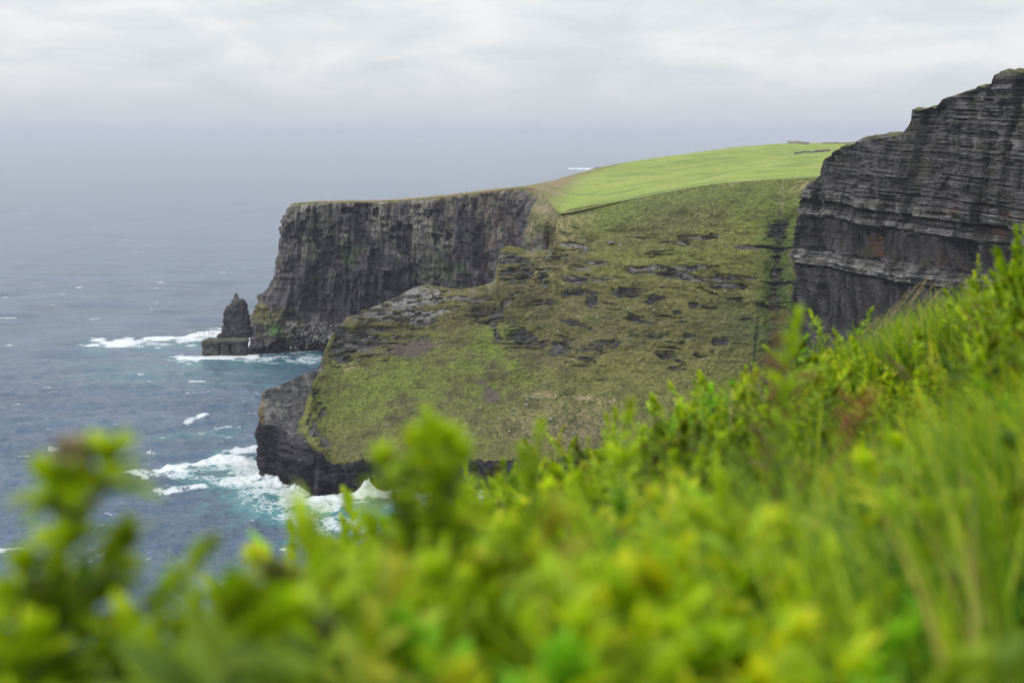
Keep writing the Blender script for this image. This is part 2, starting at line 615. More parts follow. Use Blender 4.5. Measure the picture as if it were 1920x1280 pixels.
    rill = np.maximum(core, .9 * blob(px, py, 1456, 427, 18, 10, -30, .5, warp))
    col = lerp(col, C(.070, .085, .032), .6 * blob(px, py, 1385, 610, 50, 60, 0, .7, warp))
    wet = blob(px, py, 1416 + 0.00 * px, 640, 3.2, 55, 4, .5, warp * .3)
    col = lerp(col, C(.022, .04, .02), wet * .9)
    brow = sstep(5.62, 5.96, v + .09 * mid + .05 * lo) * sstep(15.0, 15.6, u)
    col = lerp(col, C(.125, .155, .040), brow * .75)
    dry = np.zeros_like(x)
    for (cx, cy, rx, ry, an, k) in [(655, 683, 17, 6, -5, 1), (1050, 742, 50, 6, 4, .9), (1140, 752, 30, 6, 5, .9), (1090, 765, 30, 10, 0, .55),
                                    (1015, 490, 42, 14, 20, .6), (1030, 385, 14, 34, 0, .7), (1025, 520, 30, 8, 0, .4), (1380, 344, 20, 3, -8, .6),
                                    (1505, 352, 22, 10, -10, .8), (1340, 400, 40, 3, -4, .45), (985, 800, 40, 30, 0, .4), (1060, 800, 80, 40, 0, .4),
                                    (850, 800, 20, 20, 0, .5), (1465, 370, 6, 40, 8, .4), (1010, 510, 60, 14, 0, .35), (1058, 428, 20, 44, 0, .75), (1085, 410, 30, 14, -10, .4)]:
        dry = np.maximum(dry, k * blob(px, py, cx, cy, rx, ry, an, .6, warp))
    col = lerp(col, DRY, dry * sstep(-.4, .5, fine + mid))
    # gritty tussock speckle
    col = col * (1 + 0.42 * fine + .12 * mid)[..., None]
    speck = (cellrand(np.floor(x / .9), np.floor(z / .6) + 977 * np.floor(y / 1.2), 75) > .993) * (.25 + .75 * sstep(0, 1, zone + .6 * blob(px, py, 980, 800, 160, 70, 0, .5)))
    col = lerp(col, C(.30, .29, .26), speck * .8)
    soil = np.maximum(blob(px, py, 772, 646, 48, 14, -8, .4, warp), blob(px, py, 690, 655, 60, 8, 5, .5, warp) * .7)
    soil = np.maximum(soil, .95 * blob(px, py, 919, 738, 15, 17, 15, .35, warp * .7))
    soil = np.maximum(soil, .8 * blob(px, py, 908, 716, 11, 5, 20, .4, warp * .7))
    col = lerp(col, SOIL, soil)
    col = lerp(col, C(.030, .027, .028), rill * .85)
    rk = lerp(ROCK_D, ROCK_M, sstep(-.5, .7, fbm(x / 4, y / 4, z / 1.4, 4, 81)))
    rk = rk * lerp(.85, 1.0, sstep(0, .3, pale + bare))[..., None]  # shade of the recessed outcrops put into the rock colour
    pl = np.clip(pale * 1.1, 0, 1) * sstep(-.35, .5, bo + .7 * fine + .2)
    rk = lerp(rk, ROCK_P, pl)
    rk = lerp(rk, lerp(ROCK_M * .9, ROCK_P * .62, sstep(-.4, .6, 1.0 * fbm(x / 3, y / 5, z / 1.8, 4, 82) + .2 * tbo)), tb)
    rk = lerp(rk, ROCK_D * lerp(.5, 2.1, sstep(-.3, .8, .7 * fbm(s / 3, z / 2.2, 0, 4, 83) + .5 * fbm(s / 2, z / 9, 4, 3, 85)))[..., None], cliff)
    rk = lerp(rk, C(.018, .017, .019), cliff * (1 - sstep(1.5, 5.5, z + 2 * warp)))
    rk = lerp(rk, C(.055, .060, .030), cliff * .0)
    och = tb * blob(px, py, 490, 765, 6, 30, 0, .5, warp)
    rk = lerp(rk, C(.20, .14, .03), och * .5)
    dark_soil = tip * blob(px, py, 568, 770, 14, 45, 22, .5, warp)
    rk = lerp(rk, C(.095, .088, .085), dark_soil * .8)
    hang = sstep(0.3, 0.75, rock)
    moss = hang * (1 - bare) * sstep(.25, .6, fbm(x / 2.6, y / 2.6, z / 1.1, 3, 84)) * .75
    col = lerp(col, lerp(rk, GRASS_B, moss), hang)
    col = lerp(col, lerp(DRY * .8, ROCK_P * .9, .5 + .5 * np.sign(bo)), crest * .45)
    och2 = np.maximum(blob(px, py, 575, 686, 12, 4, -25, .5), blob(px, py, 606, 640, 5, 5, 0, .5))
    col = lerp(col, C(.34, .24, .03), och2 * .8)
    return tag(grid_obj('headland_slope', D, M_SLOPE, {'col': np.clip(col, .008, .6)}, smooth=False), kind='structure'), D


slope_o, SLD = build_slope()
sld_px, sld_py = proj(SLD)


def build_slope_back():
    """hidden seaward side of the crest, down to the inlet"""
    K = []
    for i in range(0, 15):
        c = K_SLOPE[i][-1]
        b = [c + C(0, 0.0, -0.4), c + C(-2, 8, -c[2] * .35), c + C(-6, 20, -c[2] * .8), c + C(-8, 28, -c[2] - 6)]
        K.append(b)
    K = np.array(K)
    G, u, v = loft(K, 260, 60)
    x, y, z = G[..., 0], G[..., 1], G[..., 2]
    f = np.minimum(v[None, :] * 2, 1)
    d = (1.6 * fbm(x / 10, y / 10, z / 8, 4, 91) + fbm(x / 3, y / 3, z, 3, 92)) * f
    G = G + np.stack([-.4 * d, .8 * d, 0 * d], -1)
    col = lerp(ROCK_D, ROCK_M, sstep(-.5, .6, fbm(x / 5, y / 5, z / 2, 4, 93)))
    tag(grid_obj('headland_back', G, M_ROCK, {'col': col}), kind='structure')


build_slope_back()


# ---- the far cliff ----
def far_knots():
    # (top px,py,Y) and rows down: list of (px,py,dY) relative to top Y, then the waterline pixel (z=0)
    T = [
        ((600, 380, 1150), [(598, 386, -1), (590, 445, -2), (580, 530, -4), (560, 575, -6), (540, 610, -8)], (536, 640)),
        ((556, 382, 1010), [(553, 388, -1), (541, 445, -2), (532, 528, -4), (508, 560, -8), (488, 605, -14)], (488, 655)),
        ((545, 384, 980), [(542, 391, -1), (530, 446, -3), (521, 528, -6), (494, 560, -10), (480, 598, -16)], (487, 661)),
        ((556, 381, 972), [(554, 388, -1), (545, 446, -2), (538, 528, -4), (522, 572, -10), (505, 615, -16)], (505, 661)),
        ((590, 379, 970), [(589, 386, -1), (584, 446, -2), (578, 530, -3), (568, 590, -8), (560, 630, -14)], (556, 659)),
        ((640, 378, 968), [(640, 384, -1), (638, 446, -2), (634, 530, -3), (628, 600, -8), (622, 635, -16)], (618, 657)),
        ((700, 377, 966), [(700, 383, -1), (699, 446, -2), (697, 530, -3), (694, 600, -6), (692, 635, -16)], (690, 655)),
        ((770, 374, 962), [(770, 380, -1), (770, 446, -2), (769, 530, -3), (768, 600, -6), (766, 635, -14)], (764, 656)),
        ((830, 368, 952), [(830, 375, -1), (830, 446, -2), (830, 530, -3), (828, 600, -6), (826, 636, -12)], (824, 660)),
        ((885, 362, 935), [(886, 369, -1), (887, 446, -2), (888, 530, -3), (886, 600, -6), (884, 642, -12)], (882, 668)),
        ((935, 356, 910), [(936, 364, -1), (938, 446, -2), (938, 530, -3), (936, 605, -6), (934, 650, -10)], (932, 680)),
        ((975, 352, 880), [(976, 362, -2), (974, 446, -3), (970, 530, -4), (966, 610, -6), (962, 660, -10)], (960, 695)),
        ((1000, 352, 858), [(1000, 370, -6), (984, 446, -9), (980, 530, -10), (976, 620, -12), (974, 670, -14)], (972, 706)),
        ((1022, 368, 832), [(1012, 398, -9), (1000, 450, -12), (996, 530, -14), (992, 620, -15), (990, 680, -16)], (988, 722)),
        ((1036, 386, 808), [(1026, 414, -9), (1016, 455, -12), (1012, 530, -14), (1008, 625, -15), (1006, 690, -16)], (1004, 735)),
        ((1052, 401, 788), [(1062, 428, 2), (1072, 466, 6), (1072, 530, 6), (1068, 630, 5), (1064, 700, 4)], (1060, 750)),
    ]
    K = []
    for (tx, ty, tY), rows, (wx, wy) in T:
        col = [P(tx, ty, tY)]
        for (px, py, dY) in rows:
            col.append(P(px, py, tY + dY))
        w = PZ(wx, wy, 0.0)
        col.append(w)
        col.append(w + C(0, -2, -8))
        K.append(col)
    return np.array(K)


K_FAR = far_knots()


def build_far_cliff():
    G, u, v = loft(K_FAR, 620, 420, wv=[3, 22, 32, 20, 18, 10, 4])
    N = face_cam(normals(G), G)
    x, y, z = G[..., 0], G[..., 1], G[..., 2]
    px, py = proj(G)
    # distance along the cliff (arc length in plan along the top)
    s = np.concatenate([[0], np.cumsum(np.linalg.norm(np.diff(G[:, 120, :2], axis=0), axis=1))])[:, None] + 0 * x
    top = np.clip(1 - v[None, :], 0, 1) + 0 * x
    talus = sstep(3.6, 5.0, v)[None, :] * sstep(4.0, 6.0, u)[:, None]
    face = sstep(0.5, 1.2, v)[None, :] * (1 - talus)
    d = face * (4.2 * ridged(s / 26, z / 160, 0, 3, 101) + 2.8 * ridged(s / 8, z / 70, 1, 3, 102) + 1.5 * fbm(s / 2.6, z / 20, 0, 3, 103)
                + 1.3 * fbm(s / 14, z / 8, 2, 4, 104))
    bz = z + 1.2 * fbm(s / 60, 0, 0, 2, 105)
    bed = np.floor(bz / 2.6)
    bo = cellrand(bed, np.floor(s / 6 + 5 * cellrand(bed, bed * 0, 106)), 107)
    d = d + face * bo * 1.0 - face * 2.6 * sstep(.30, .42, fbm(s / 11, z / 16, 6, 5, 135) + .35 * fbm(s / 3.2, z / 45, 0, 4, 121))
    d = d + talus * (1.4 * fbm(x / 9, y / 9, z / 9, 4, 108) + .9 * fbm(x / 2.2, y / 2.2, z / 2.2, 2, 109))
    foot = sstep(3.2, 4.4, v)[None, :] * (1 - sstep(4.0, 5.2, u))[:, None]
    d = d + foot * (2.5 * fbm(x / 8, y / 8, z / 6, 4, 110) + 1.5 * ridged(x / 6, z / 20, y / 6, 2, 111))
    fade = sstep(0, 0.6, v)[None, :] + 0 * x
    D = G + N * (d * fade)[..., None] * C(1, 1, .35)
    # albedo: pale olive-grey upper beds streaked by dark joints, dark purplish shale below
    vert = fbm(s / 3.2, z / 45, 0, 4, 121)
    vert2 = fbm(s / 9, z / 55, 3, 3, 122)
    patch = fbm(s / 22, z / 18, 0, 4, 123)
    dark = C(.066, .058, .072)
    midc = C(.112, .104, .100)
    pale = C(.192, .182, .148)
    col = lerp(dark, midc, sstep(-.5, .6, vert * .7 + patch * .6))
    jf = np.abs(vnoise(s / 5.5, z / 60, 3, 133))
    crack = 1 - sstep(0.0, .10, jf)
    jf2 = np.abs(vnoise(s / 2.4, z / 35, 8, 134))
    crack = np.maximum(crack, .6 * (1 - sstep(0, .12, jf2)))
    up = (sstep(52, 92, z + 26 * patch + 14 * vert2))
    up = up * (1 - .75 * sstep(10.4, 11.6, u)[:, None])
    col = lerp(col, pale, np.clip(up * sstep(-.55, .35, vert + .35 * bo + .25), 0, 1) * .9)
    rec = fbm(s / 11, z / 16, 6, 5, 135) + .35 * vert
    col = lerp(col, dark * .72, sstep(.30, .42, rec) * .85)  # set-back patches carry their shade in the colour
    col = lerp(col, dark * .75, sstep(.3, .5, -vert2 + .5 * patch) * .6)
    col = lerp(col, dark * .5, crack * .7)  # crack shade painted as dark lines
    col = col * (1 + .30 * bo * sstep(-.2, .3, patch + .2) + .28 * fbm(s / .9, z / 1.4, 0, 2, 136))[..., None]
    col = lerp(col, dark * .7, sstep(.35, .8, ridged(s / 7, z / 120, 9, 2, 124)) * .5)
    grn = sstep(.25, .6, fbm(s / 16, z / 12, 7, 4, 125)) * sstep(0, 1, (1 - np.abs(z - 62) / 32))
    col = lerp(col, C(.075, .105, .05), grn * .55)
    red = sstep(.1, .5, fbm(s / 10, z / 22, 5, 3, 126)) * blob(px, py, 925, 440, 45, 70, 0, .6)
    col = lerp(col, C(.12, .078, .066), red * .5)
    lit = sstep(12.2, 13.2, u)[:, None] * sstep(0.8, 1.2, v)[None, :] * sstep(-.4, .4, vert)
    col = lerp(col, C(.20, .195, .165), lit * .8)  # brightness of the lit right end painted into the rock
    tal = C(.095, .088, .088) * (1 + .35 * fbm(x / 2, y / 2, z / 2, 3, 127))[..., None]
    col = lerp(col, tal, talus)
    rub = talus * sstep(.15, .5, fbm(x / 3, y / 3, z / 3, 3, 128)) * sstep(4.6, 5.4, v)[None, :]
    col = lerp(col, C(.20, .19, .185), rub * .7)
    ft = sstep(3.8, 4.6, v)[None, :] * (1 - sstep(3.6, 4.8, u))[:, None] * sstep(1.0, 1.6, u)[:, None]
    col = lerp(col, C(.12, .12, .045), ft * sstep(-.2, .5, fbm(x / 6, y / 6, z / 4, 4, 129)) * .8 * (1 - sstep(30, 46, z)) * sstep(8, 14, z))
    grass_spot = blob(px, py, 516, 617, 22, 14, 5, .5, .5 * patch)
    col = lerp(col, C(.075, .15, .04), grass_spot * .9)
    lich = blob(px, py, 492, 585, 14, 26, 0, .5, .5 * patch)
    col = lerp(col, C(.17, .16, .05), lich * .7 * sstep(-.3, .3, fbm(x / 3, y / 3, z / 3, 3, 130)))
    wetb = 1 - sstep(2.0, 6.0, z + 2 * patch)
    col = lerp(col, C(.026, .025, .028), wetb * .85)
    rim = 1 - sstep(0.25, 1.05, v[None, :] - 2.2 * sstep(14.0, 14.7, u)[:, None] + .45 * vert - .75 * sstep(11.6, 13, u)[:, None] * (1 - sstep(14, 15, u))[:, None] * (1 + vert2) + 0 * x)
    rimc = lerp(C(.20, .15, .085), C(.15, .15, .06), sstep(-.3, .3, fbm(s / 12, z / 2, 0, 3, 131)))
    rimc = lerp(rimc, C(.105, .118, .036), (sstep(13.2, 14.6, u)[:, None] + 0 * x) * 0)
    rimc = lerp(rimc, lerp(C(.22, .185, .105), C(.12, .13, .05), sstep(-.1, .4, fbm(x / 6, y / 6, z / 5, 4, 132))), sstep(11.5, 13, u)[:, None] + 0 * x)
    rimc = lerp(rimc, lerp(C(.100, .112, .036), C(.16, .14, .07), sstep(-.2, .5, patch)), sstep(13.4, 14.4, u)[:, None] + 0 * x)
    col = lerp(col, rimc, rim)
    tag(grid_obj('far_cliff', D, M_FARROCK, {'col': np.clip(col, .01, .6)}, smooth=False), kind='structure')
    return D


FARD = build_far_cliff()


# ---- plateau: bright pasture behind the edges ----
def plateau_knots():
    T = []   # edge point (3d), silhouette (px,py,Y)
    sil = [(604, 379.5, 1190), (562, 380.5, 1060), (556, 380.6, 1040), (562, 379.8, 1035), (594, 377.6, 1030), (642, 376.2, 1030), (702, 375.4, 1030), (772, 372.2, 1030),
           (832, 365.8, 1020), (888, 359.6, 1005), (940, 353.2, 990), (990, 348.6, 980), (1030, 340, 1000), (1068, 329, 1040), (1110, 317.5, 1090), (1160, 307, 1130)]
    for i in range(16):
        T.append((K_FAR[i][0], sil[i]))
    T.append((P(1200, 371, K_SLOPE[16][-1][1]), (1275, 290, 1230)))
    T.append((P(1350, 345, K_SLOPE[17][-1][1]), (1400, 275, 1300)))
    T.append((P(1444, 338, K_SLOPE[18][-1][1]), (1480, 269, 1350)))
    T.append((P(1530, 333, K_SLOPE[19][-1][1]), (1570, 268, 1360)))
    T.append((P(1650, 322, K_SLOPE[20][-1][1]), (1680, 264, 1360)))
    K = []
    for e, (px, py, Y) in T:
        ep = np.array(proj(e))
        col = [e]
        for f, g in ((.30, .18), (.62, .45), (.86, .74), (1, 1)):
            q = ep + (np.array([px, py]) - ep) * f
            col.append(P(q[0], q[1], e[1] + (Y - e[1]) * g))
        s = col[-1]
        col.append(s + C(30, 160, -18))
        col.append(s + C(60, 500, -90))
        col.append(s + C(60, 700, -s[2] - 8))
        K.append(col)
    return np.array(K)


K_PLAT = plateau_knots()


def build_plateau():
    G, u, v = loft(K_PLAT, 520, 300, wv=[30, 40, 40, 40, 20, 20, 10])
    x, y, z = G[..., 0], G[..., 1], G[..., 2]
    px, py = proj(G)
    far = sstep(12.5, 15, u)[:, None] + 0 * x          # 0 over the narrow cliff top, 1 over the pasture
    inner = sstep(0.0, 0.5, v)[None, :] * (1 - sstep(3.4, 4.0, v))[None, :] + 0 * x
    d = inner * far * (2.0 * fbm(x / 70, y / 60, 0, 3, 141) + .5 * fbm(x / 25, y / 18, 0, 3, 142) + .15 * fbm(x / 6, y / 5, 0, 3, 143))
    d = d + (1 - far) * inner * .5 * fbm(x / 8, y / 8, 0, 3, 144)
    # earth bank along the slope edge
    vv = np.broadcast_to(v[None, :], x.shape)
    bank = far * (1 - np.clip(np.abs(vv - 0.05) / 0.06, 0, 1))
    d = d + bank * .3
    D = G + np.stack([0 * d, 0 * d, d], -1)
    lo = fbm(x / 60, y / 45, 0, 4, 151)
    st = fbm(x / 25 + y / 90, y / 8, 0, 4, 152)
    col = FIELD_G * (1 + .10 * lo + .10 * st)[..., None]
    col = lerp(col, C(.25, .27, .085), sstep(.0, .7, st) * .5)
    col = lerp(col, C(.115, .175, .045), sstep(.1, .7, -st + .3 * lo) * .55)
    rush = sstep(.1, .5, fbm(x / 14, y / 5, 0, 4, 153)) * (blob(px, py, 1370, 318, 60, 8, -6, .6) + .8 * blob(px, py, 1375, 279, 20, 3, 0, .6))
    col = lerp(col, C(.09, .125, .04), np.clip(rush, 0, 1) * .8)
    col = lerp(col, C(.115, .095, .04), .55 * blob(px, py, 1120, 318, 90, 2.5, -16, .6))
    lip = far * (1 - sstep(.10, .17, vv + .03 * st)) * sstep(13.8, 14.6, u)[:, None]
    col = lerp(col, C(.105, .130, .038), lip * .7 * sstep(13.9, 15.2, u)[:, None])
    browntop = (1 - far)
    bt = lerp(C(.21, .16, .095), C(.15, .155, .05), sstep(-.2, .5, fbm(x / 10, y / 10, 0, 3, 154)))
    col = lerp(col, bt, np.clip(browntop * 1.2, 0, 1))
    path = blob(px, py, 1478, 316, 22, 2.0, 3, .5)
    col = lerp(col, C(.22, .18, .12), path * .7)
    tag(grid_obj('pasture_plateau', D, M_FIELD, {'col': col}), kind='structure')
    return D


PLATD = build_plateau()
pl_px, pl_py = proj(PLATD)


# ---- the dark bedded cliff on the right ----
def line_t(px):
    k = (np.asarray(px, float) - PW / 2) / FPX / CT * 1.0
    return (588 * k - 119) / (41 + 143 * k)


RC_A, RC_D = np.array([119.0, 588.0]), np.array([41.0, -143.0])
RC_TOP = [(1478, 372), (1490, 358), (1500, 352), (1512, 345), (1524, 333), (1529, 328), (1531, 301), (1545, 287), (1560, 278), (1575, 272), (1582, 268),
          (1600, 262), (1640, 254), (1686, 247), (1689, 244), (1690, 211), (1710, 201), (1750, 186), (1800, 168), (1826, 162),
          (1832, 155), (1836, 139), (1840, 138), (1870, 139), (1885, 135), (1920, 133), (2000, 127), (2300, 110)]


def build_right_cliff():
    tp = np.array(RC_TOP, float)
    tt = line_t(tp[:, 0])
    Yt = RC_A[1] + RC_D[1] * tt
    zt = np.array([P(a, b, c)[2] for a, b, c in zip(tp[:, 0], tp[:, 1], Yt)])
    n_ret = 60
    t = np.linspace(0, 1.75, 640)
    nv = 660
    top = np.interp(t, tt, zt)
    plan = RC_A + t[:, None] * RC_D
    ret = RC_A + np.linspace(1, 0, n_ret, endpoint=False)[:, None] * np.array([66.0, 120.0])
    plan = np.concatenate([ret, plan])
    top = np.concatenate([np.full(n_ret, top[0]) - np.linspace(8, 0, n_ret), top])
    ta = np.concatenate([np.zeros(n_ret), t])
    nu = len(plan)
    zb = -8.0
    w = np.linspace(0, 1, nv)
    w = np.where(w < .22, w * (0.38 / .22), .38 + (w - .22) * (.62 / .78))     # coarse rows below, hidden by the bank
    Z = zb + w[None, :] * (top[:, None] - zb)
    X = plan[:, 0:1] + 0 * Z
    Y = plan[:, 1:2] + 0 * Z
    # the left outline leans outwards towards the foot
    lean = np.interp(Z, [0, 30, 60, 85, 98, 113, 126, 140], [-6, -3.5, -1.2, -1.8, -3.0, -2.4, 0, 0])
    fall = np.exp(-ta[:, None] * 5)
    dirn = -RC_D / np.linalg.norm(RC_D)
    X = X + lean * fall * 1.0
    Y = Y - lean * fall * .25
    G = np.stack([X, Y, Z], -1)
    # smooth outward normal in plan (z removed) so that beds stay horizontal
    pl = np.gradient(plan, axis=0)
    nrm = np.stack([pl[:, 1], -pl[:, 0]], -1)
    nrm /= np.linalg.norm(nrm, axis=1, keepdims=True)
    nrm = np.where((nrm * (-plan)).sum(1, keepdims=True) > 0, nrm, -nrm)
    nrm[:n_ret] = np.array([-120.0, 66.0]) / math.hypot(120, 66)
    ker = np.ones(25) / 25
    nrm = np.stack([np.convolve(np.pad(nrm[:, i], 12, 'edge'), ker, 'valid') for i in (0, 1)], -1)
    nrm /= np.linalg.norm(nrm, axis=1, keepdims=True)
    s = np.concatenate([[0], np.cumsum(np.linalg.norm(np.diff(plan, axis=0), axis=1))])[:, None] + 0 * Z
    s0 = s - s[n_ret]
    dip = Z + np.clip(-.006 + (Z - 98) / 26 * .04, -.006, .034) * s0 + 0.25 * fbm(s / 40, 0, 0, 2, 201)         # bedding height
    # members: bedding height -> protrusion, albedo brightness
    zk = [0, 40, 70, 92, 95.6, 96.0, 98.5, 99.0, 101.5, 102.0, 104, 112, 116.0, 116.6, 118.6, 119.2, 122.6, 123.0, 126.5, 127.2, 130, 140, 141, 146, 152, 156, 157, 160, 166, 175]
    pk = [3, 1.5, .3, -1.0, -1.2, 1.4, 1.5, 1.1, 1.2, .7, .1, -.9, -1.0, .6, .7, -.8, -.9, .9, 1.0, .2, .1, .0, -.3, -.2, .1, .3, -.2, -.1, .1, .2]
    bk = [.5, .5, .55, .5, .5, 1.15, 1.2, 1.0, 1.1, .95, .5, .45, .5, 1.05, 1.1, .45, .55, 1.25, 1.1, .75, .7, .75, .6, .8, .95, .7, 1.1, .8, .7, .8]
    prot = np.interp(dip, zk, pk)
    bri = np.interp(dip, zk, bk)
    shale = np.clip(sstep(102, 104, dip) * (1 - sstep(114, 116, dip)) + (1 - sstep(93, 96, dip)), 0, 1)
    bedded = 1 - shale
    h1 = 0.75
    b1 = np.floor(dip / h1)
    f1 = dip / h1 - b1
    joint1 = np.floor(s / 5.0 + 4 * cellrand(b1, b1 * 0, 202))
    o1 = cellrand(b1, joint1, 203)
    o1b = cellrand(b1, b1 * 0, 204)
    h2 = 3.1
    b2 = np.floor(dip / h2 + .3)
    joint2 = np.floor(s / 9.0 + 3 * cellrand(b2, b2 * 0, 205))
    o2 = cellrand(b2, joint2, 206)
    groove = np.minimum(1, np.minimum(f1, 1 - f1) * 7)
    but = ridged(s / 16, dip / 90, 0, 3, 207)
    d = 2.6 * but + 2.4 * fbm(s / 32, dip / 50, 0, 3, 208)
    step_j = np.floor(s / 11 + .6 * fbm(s / 40, dip / 25, 0, 2, 209))
    d = d + 2.6 * cellrand(step_j, np.floor(dip / 16 + .5 * cellrand(step_j, step_j * 0, 210)), 211) * bedded
    d = d + bedded * (.32 * o1 * groove + .50 * o1b * groove + .6 * o2 - .25 * (1 - groove))
    fl = fbm((s + .45 * dip) / 2.2, dip / 11, 0, 4, 212)
    d = d + shale * (1.2 * fl + 1.1 * ridged((s + .45 * dip) / 4.5, dip / 22, 0, 3, 213))
    d = d + prot * 1.05 + .25 * fbm(s / 1.2, dip / .8, 0, 3, 214)
    d = d * (1 - .75 * fall * (ta[:, None] < 1e-6))
    d = d * (1 - 0.12 * fall)
    tedge = sstep(0, 1.5, (top[:, None] - Z))
    d = d * (.35 + .65 * tedge)
    lat = (1.1 * o1b + 1.3 * cellrand(b2, b2 * 0, 217) + .9 * prot + 1.4 * fbm(dip / 6, 0, 0, 3, 218)) * fall * tedge
    G[..., 0] += dirn[0] * lat
    G[..., 1] += dirn[1] * lat
    G[..., 0] += nrm[:, 0:1] * d
    G[..., 1] += nrm[:, 1:2] * d
    G[..., 2] += .35 * fbm(s / 2.5, 0, 0, 3, 215) * (1 - tedge) + .9 * fbm(s / 7, 0, 0, 2, 216) * (1 - tedge) * (ta[:, None] > .02)
    # albedo, with the shade of cracks and bed grooves painted in
    x, y, z = G[..., 0], G[..., 1], G[..., 2]
    j1 = s / 5.0 + 4 * cellrand(b1, b1 * 0, 202)
    jc = np.abs(j1 - np.round(j1)) * 5.0
    j2 = s / 9.0 + 3 * cellrand(b2, b2 * 0, 205)
    jc2 = np.abs(j2 - np.round(j2)) * 9.0
    crack_shade = np.maximum((1 - sstep(.1, .45, jc)) * .5, (1 - sstep(.15, .6, jc2)) * .8) * bedded
    vj = 1 - sstep(0, .10, np.abs(vnoise(s / 7, dip / 45, 2, 228)))
    base = .158 * (1 - .55 * crack_shade) * (1 - .6 * vj) * (1 - .45 * (1 - groove) * bedded) * bri**1.25 * (1 + .28 * o1 * bedded + .38 * o1b * bedded + .30 * o2 * bedded) * (1 - .25 * shale)
    base = base * (1 + .35 * fbm(s / 3, dip / 5, 0, 4, 221))
    tint = lerp(C(1.0, .94, 1.04), C(1.06, 1.02, .92), np.clip(bri - .3, 0, 1))
    col = tint * base[..., None]
    streak = sstep(.1, .7, fbm(s / 2.5, dip / 40, 0, 4, 222))
    col = col * ((1 - .35 * streak) * (1 + .55 * np.clip(fl, -1, 1) * shale))[..., None]
    px, py = proj(G)
    rust = np.zeros_like(x)
    for (cx, cy, rx, ry, k) in [(1655, 420, 6, 18, .6), (1648, 460, 12, 17, 1), (1765, 490, 12, 20, .5), (1860, 432, 20, 6, .8), (1880, 440, 5, 9, 1.2),
                                (1617, 528, 4, 6, 1), (1790, 395, 6, 6, .9), (1845, 385, 10, 5, .9), (1830, 393, 4, 4, .9), (1890, 402, 10, 5, .8), (1810, 500, 10, 14, .35)]:
        rust = np.maximum(rust, k * blob(px, py, cx, cy, rx, ry, 0, .6, .8 * fbm(s / 2, dip / 3, 0, 3, 223)))
    col = lerp(col, C(.13, .060, .030), np.clip(rust, 0, 1) * .6 * sstep(-.5, .3, fl))
    moss = sstep(.15, .6, fbm(s / 9, dip / 7, 4, 4, 224)) * (sstep(101.5, 104, dip) * (1 - sstep(105, 111, dip)) * .9 + .35 * sstep(120, 140, dip) + .3 * (1 - sstep(75, 96, dip)))
    col = lerp(col, C(.070, .070, .040), np.clip(moss, 0, .6) * (1 - .4 * fall))
    lip = 1 - sstep(.2, 1.0, top[:, None] - Z + .5 * fbm(s / 4, 0, 0, 3, 225))
    col = lerp(col, C(.10, .095, .05), lip * .6)
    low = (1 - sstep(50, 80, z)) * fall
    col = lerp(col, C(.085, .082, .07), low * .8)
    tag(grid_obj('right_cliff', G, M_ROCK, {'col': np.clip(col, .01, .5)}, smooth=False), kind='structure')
    # grass top running inland from the edge
    e = G[n_ret:, -1]
    nn = -nrm[n_ret:]
    rows = [e]
    for dist, dz in ((.8, .25), (3, .7), (8, 1.0), (18, 1.4), (45, 1.0), (120, -6)):
        q = e.copy()
        q[:, :2] += nn * dist
        q[:, 2] += dz
        if dist > 5:
            q[:, 2] = q[:, 2] * .5 + .5 * np.convolve(np.pad(q[:, 2], 30, 'edge'), np.ones(61) / 61, 'valid') - .4
        rows.append(q)
    T = np.stack(rows, 1)
    T2 = np.swapaxes(pchip(np.swapaxes(T, 0, 1), spread([1, 2, 3, 4, 5, 6], 60)), 0, 1)
    T2[..., 2] += .25 * fbm(T2[..., 0] / 2, T2[..., 1] / 2, 0, 3, 226) * sstep(0, .1, np.linspace(0, 1, 60))[None, :]
    c2 = lerp(C(.075, .082, .030), C(.12, .115, .05), sstep(-.4, .5, fbm(T2[..., 0] / 3, T2[..., 1] / 3, 0, 3, 227)))
    tag(grid_obj('right_cliff_top', T2, M_SLOPE, {'col': c2}), kind='structure')
    return G, T2


RCD, RCT = build_right_cliff()


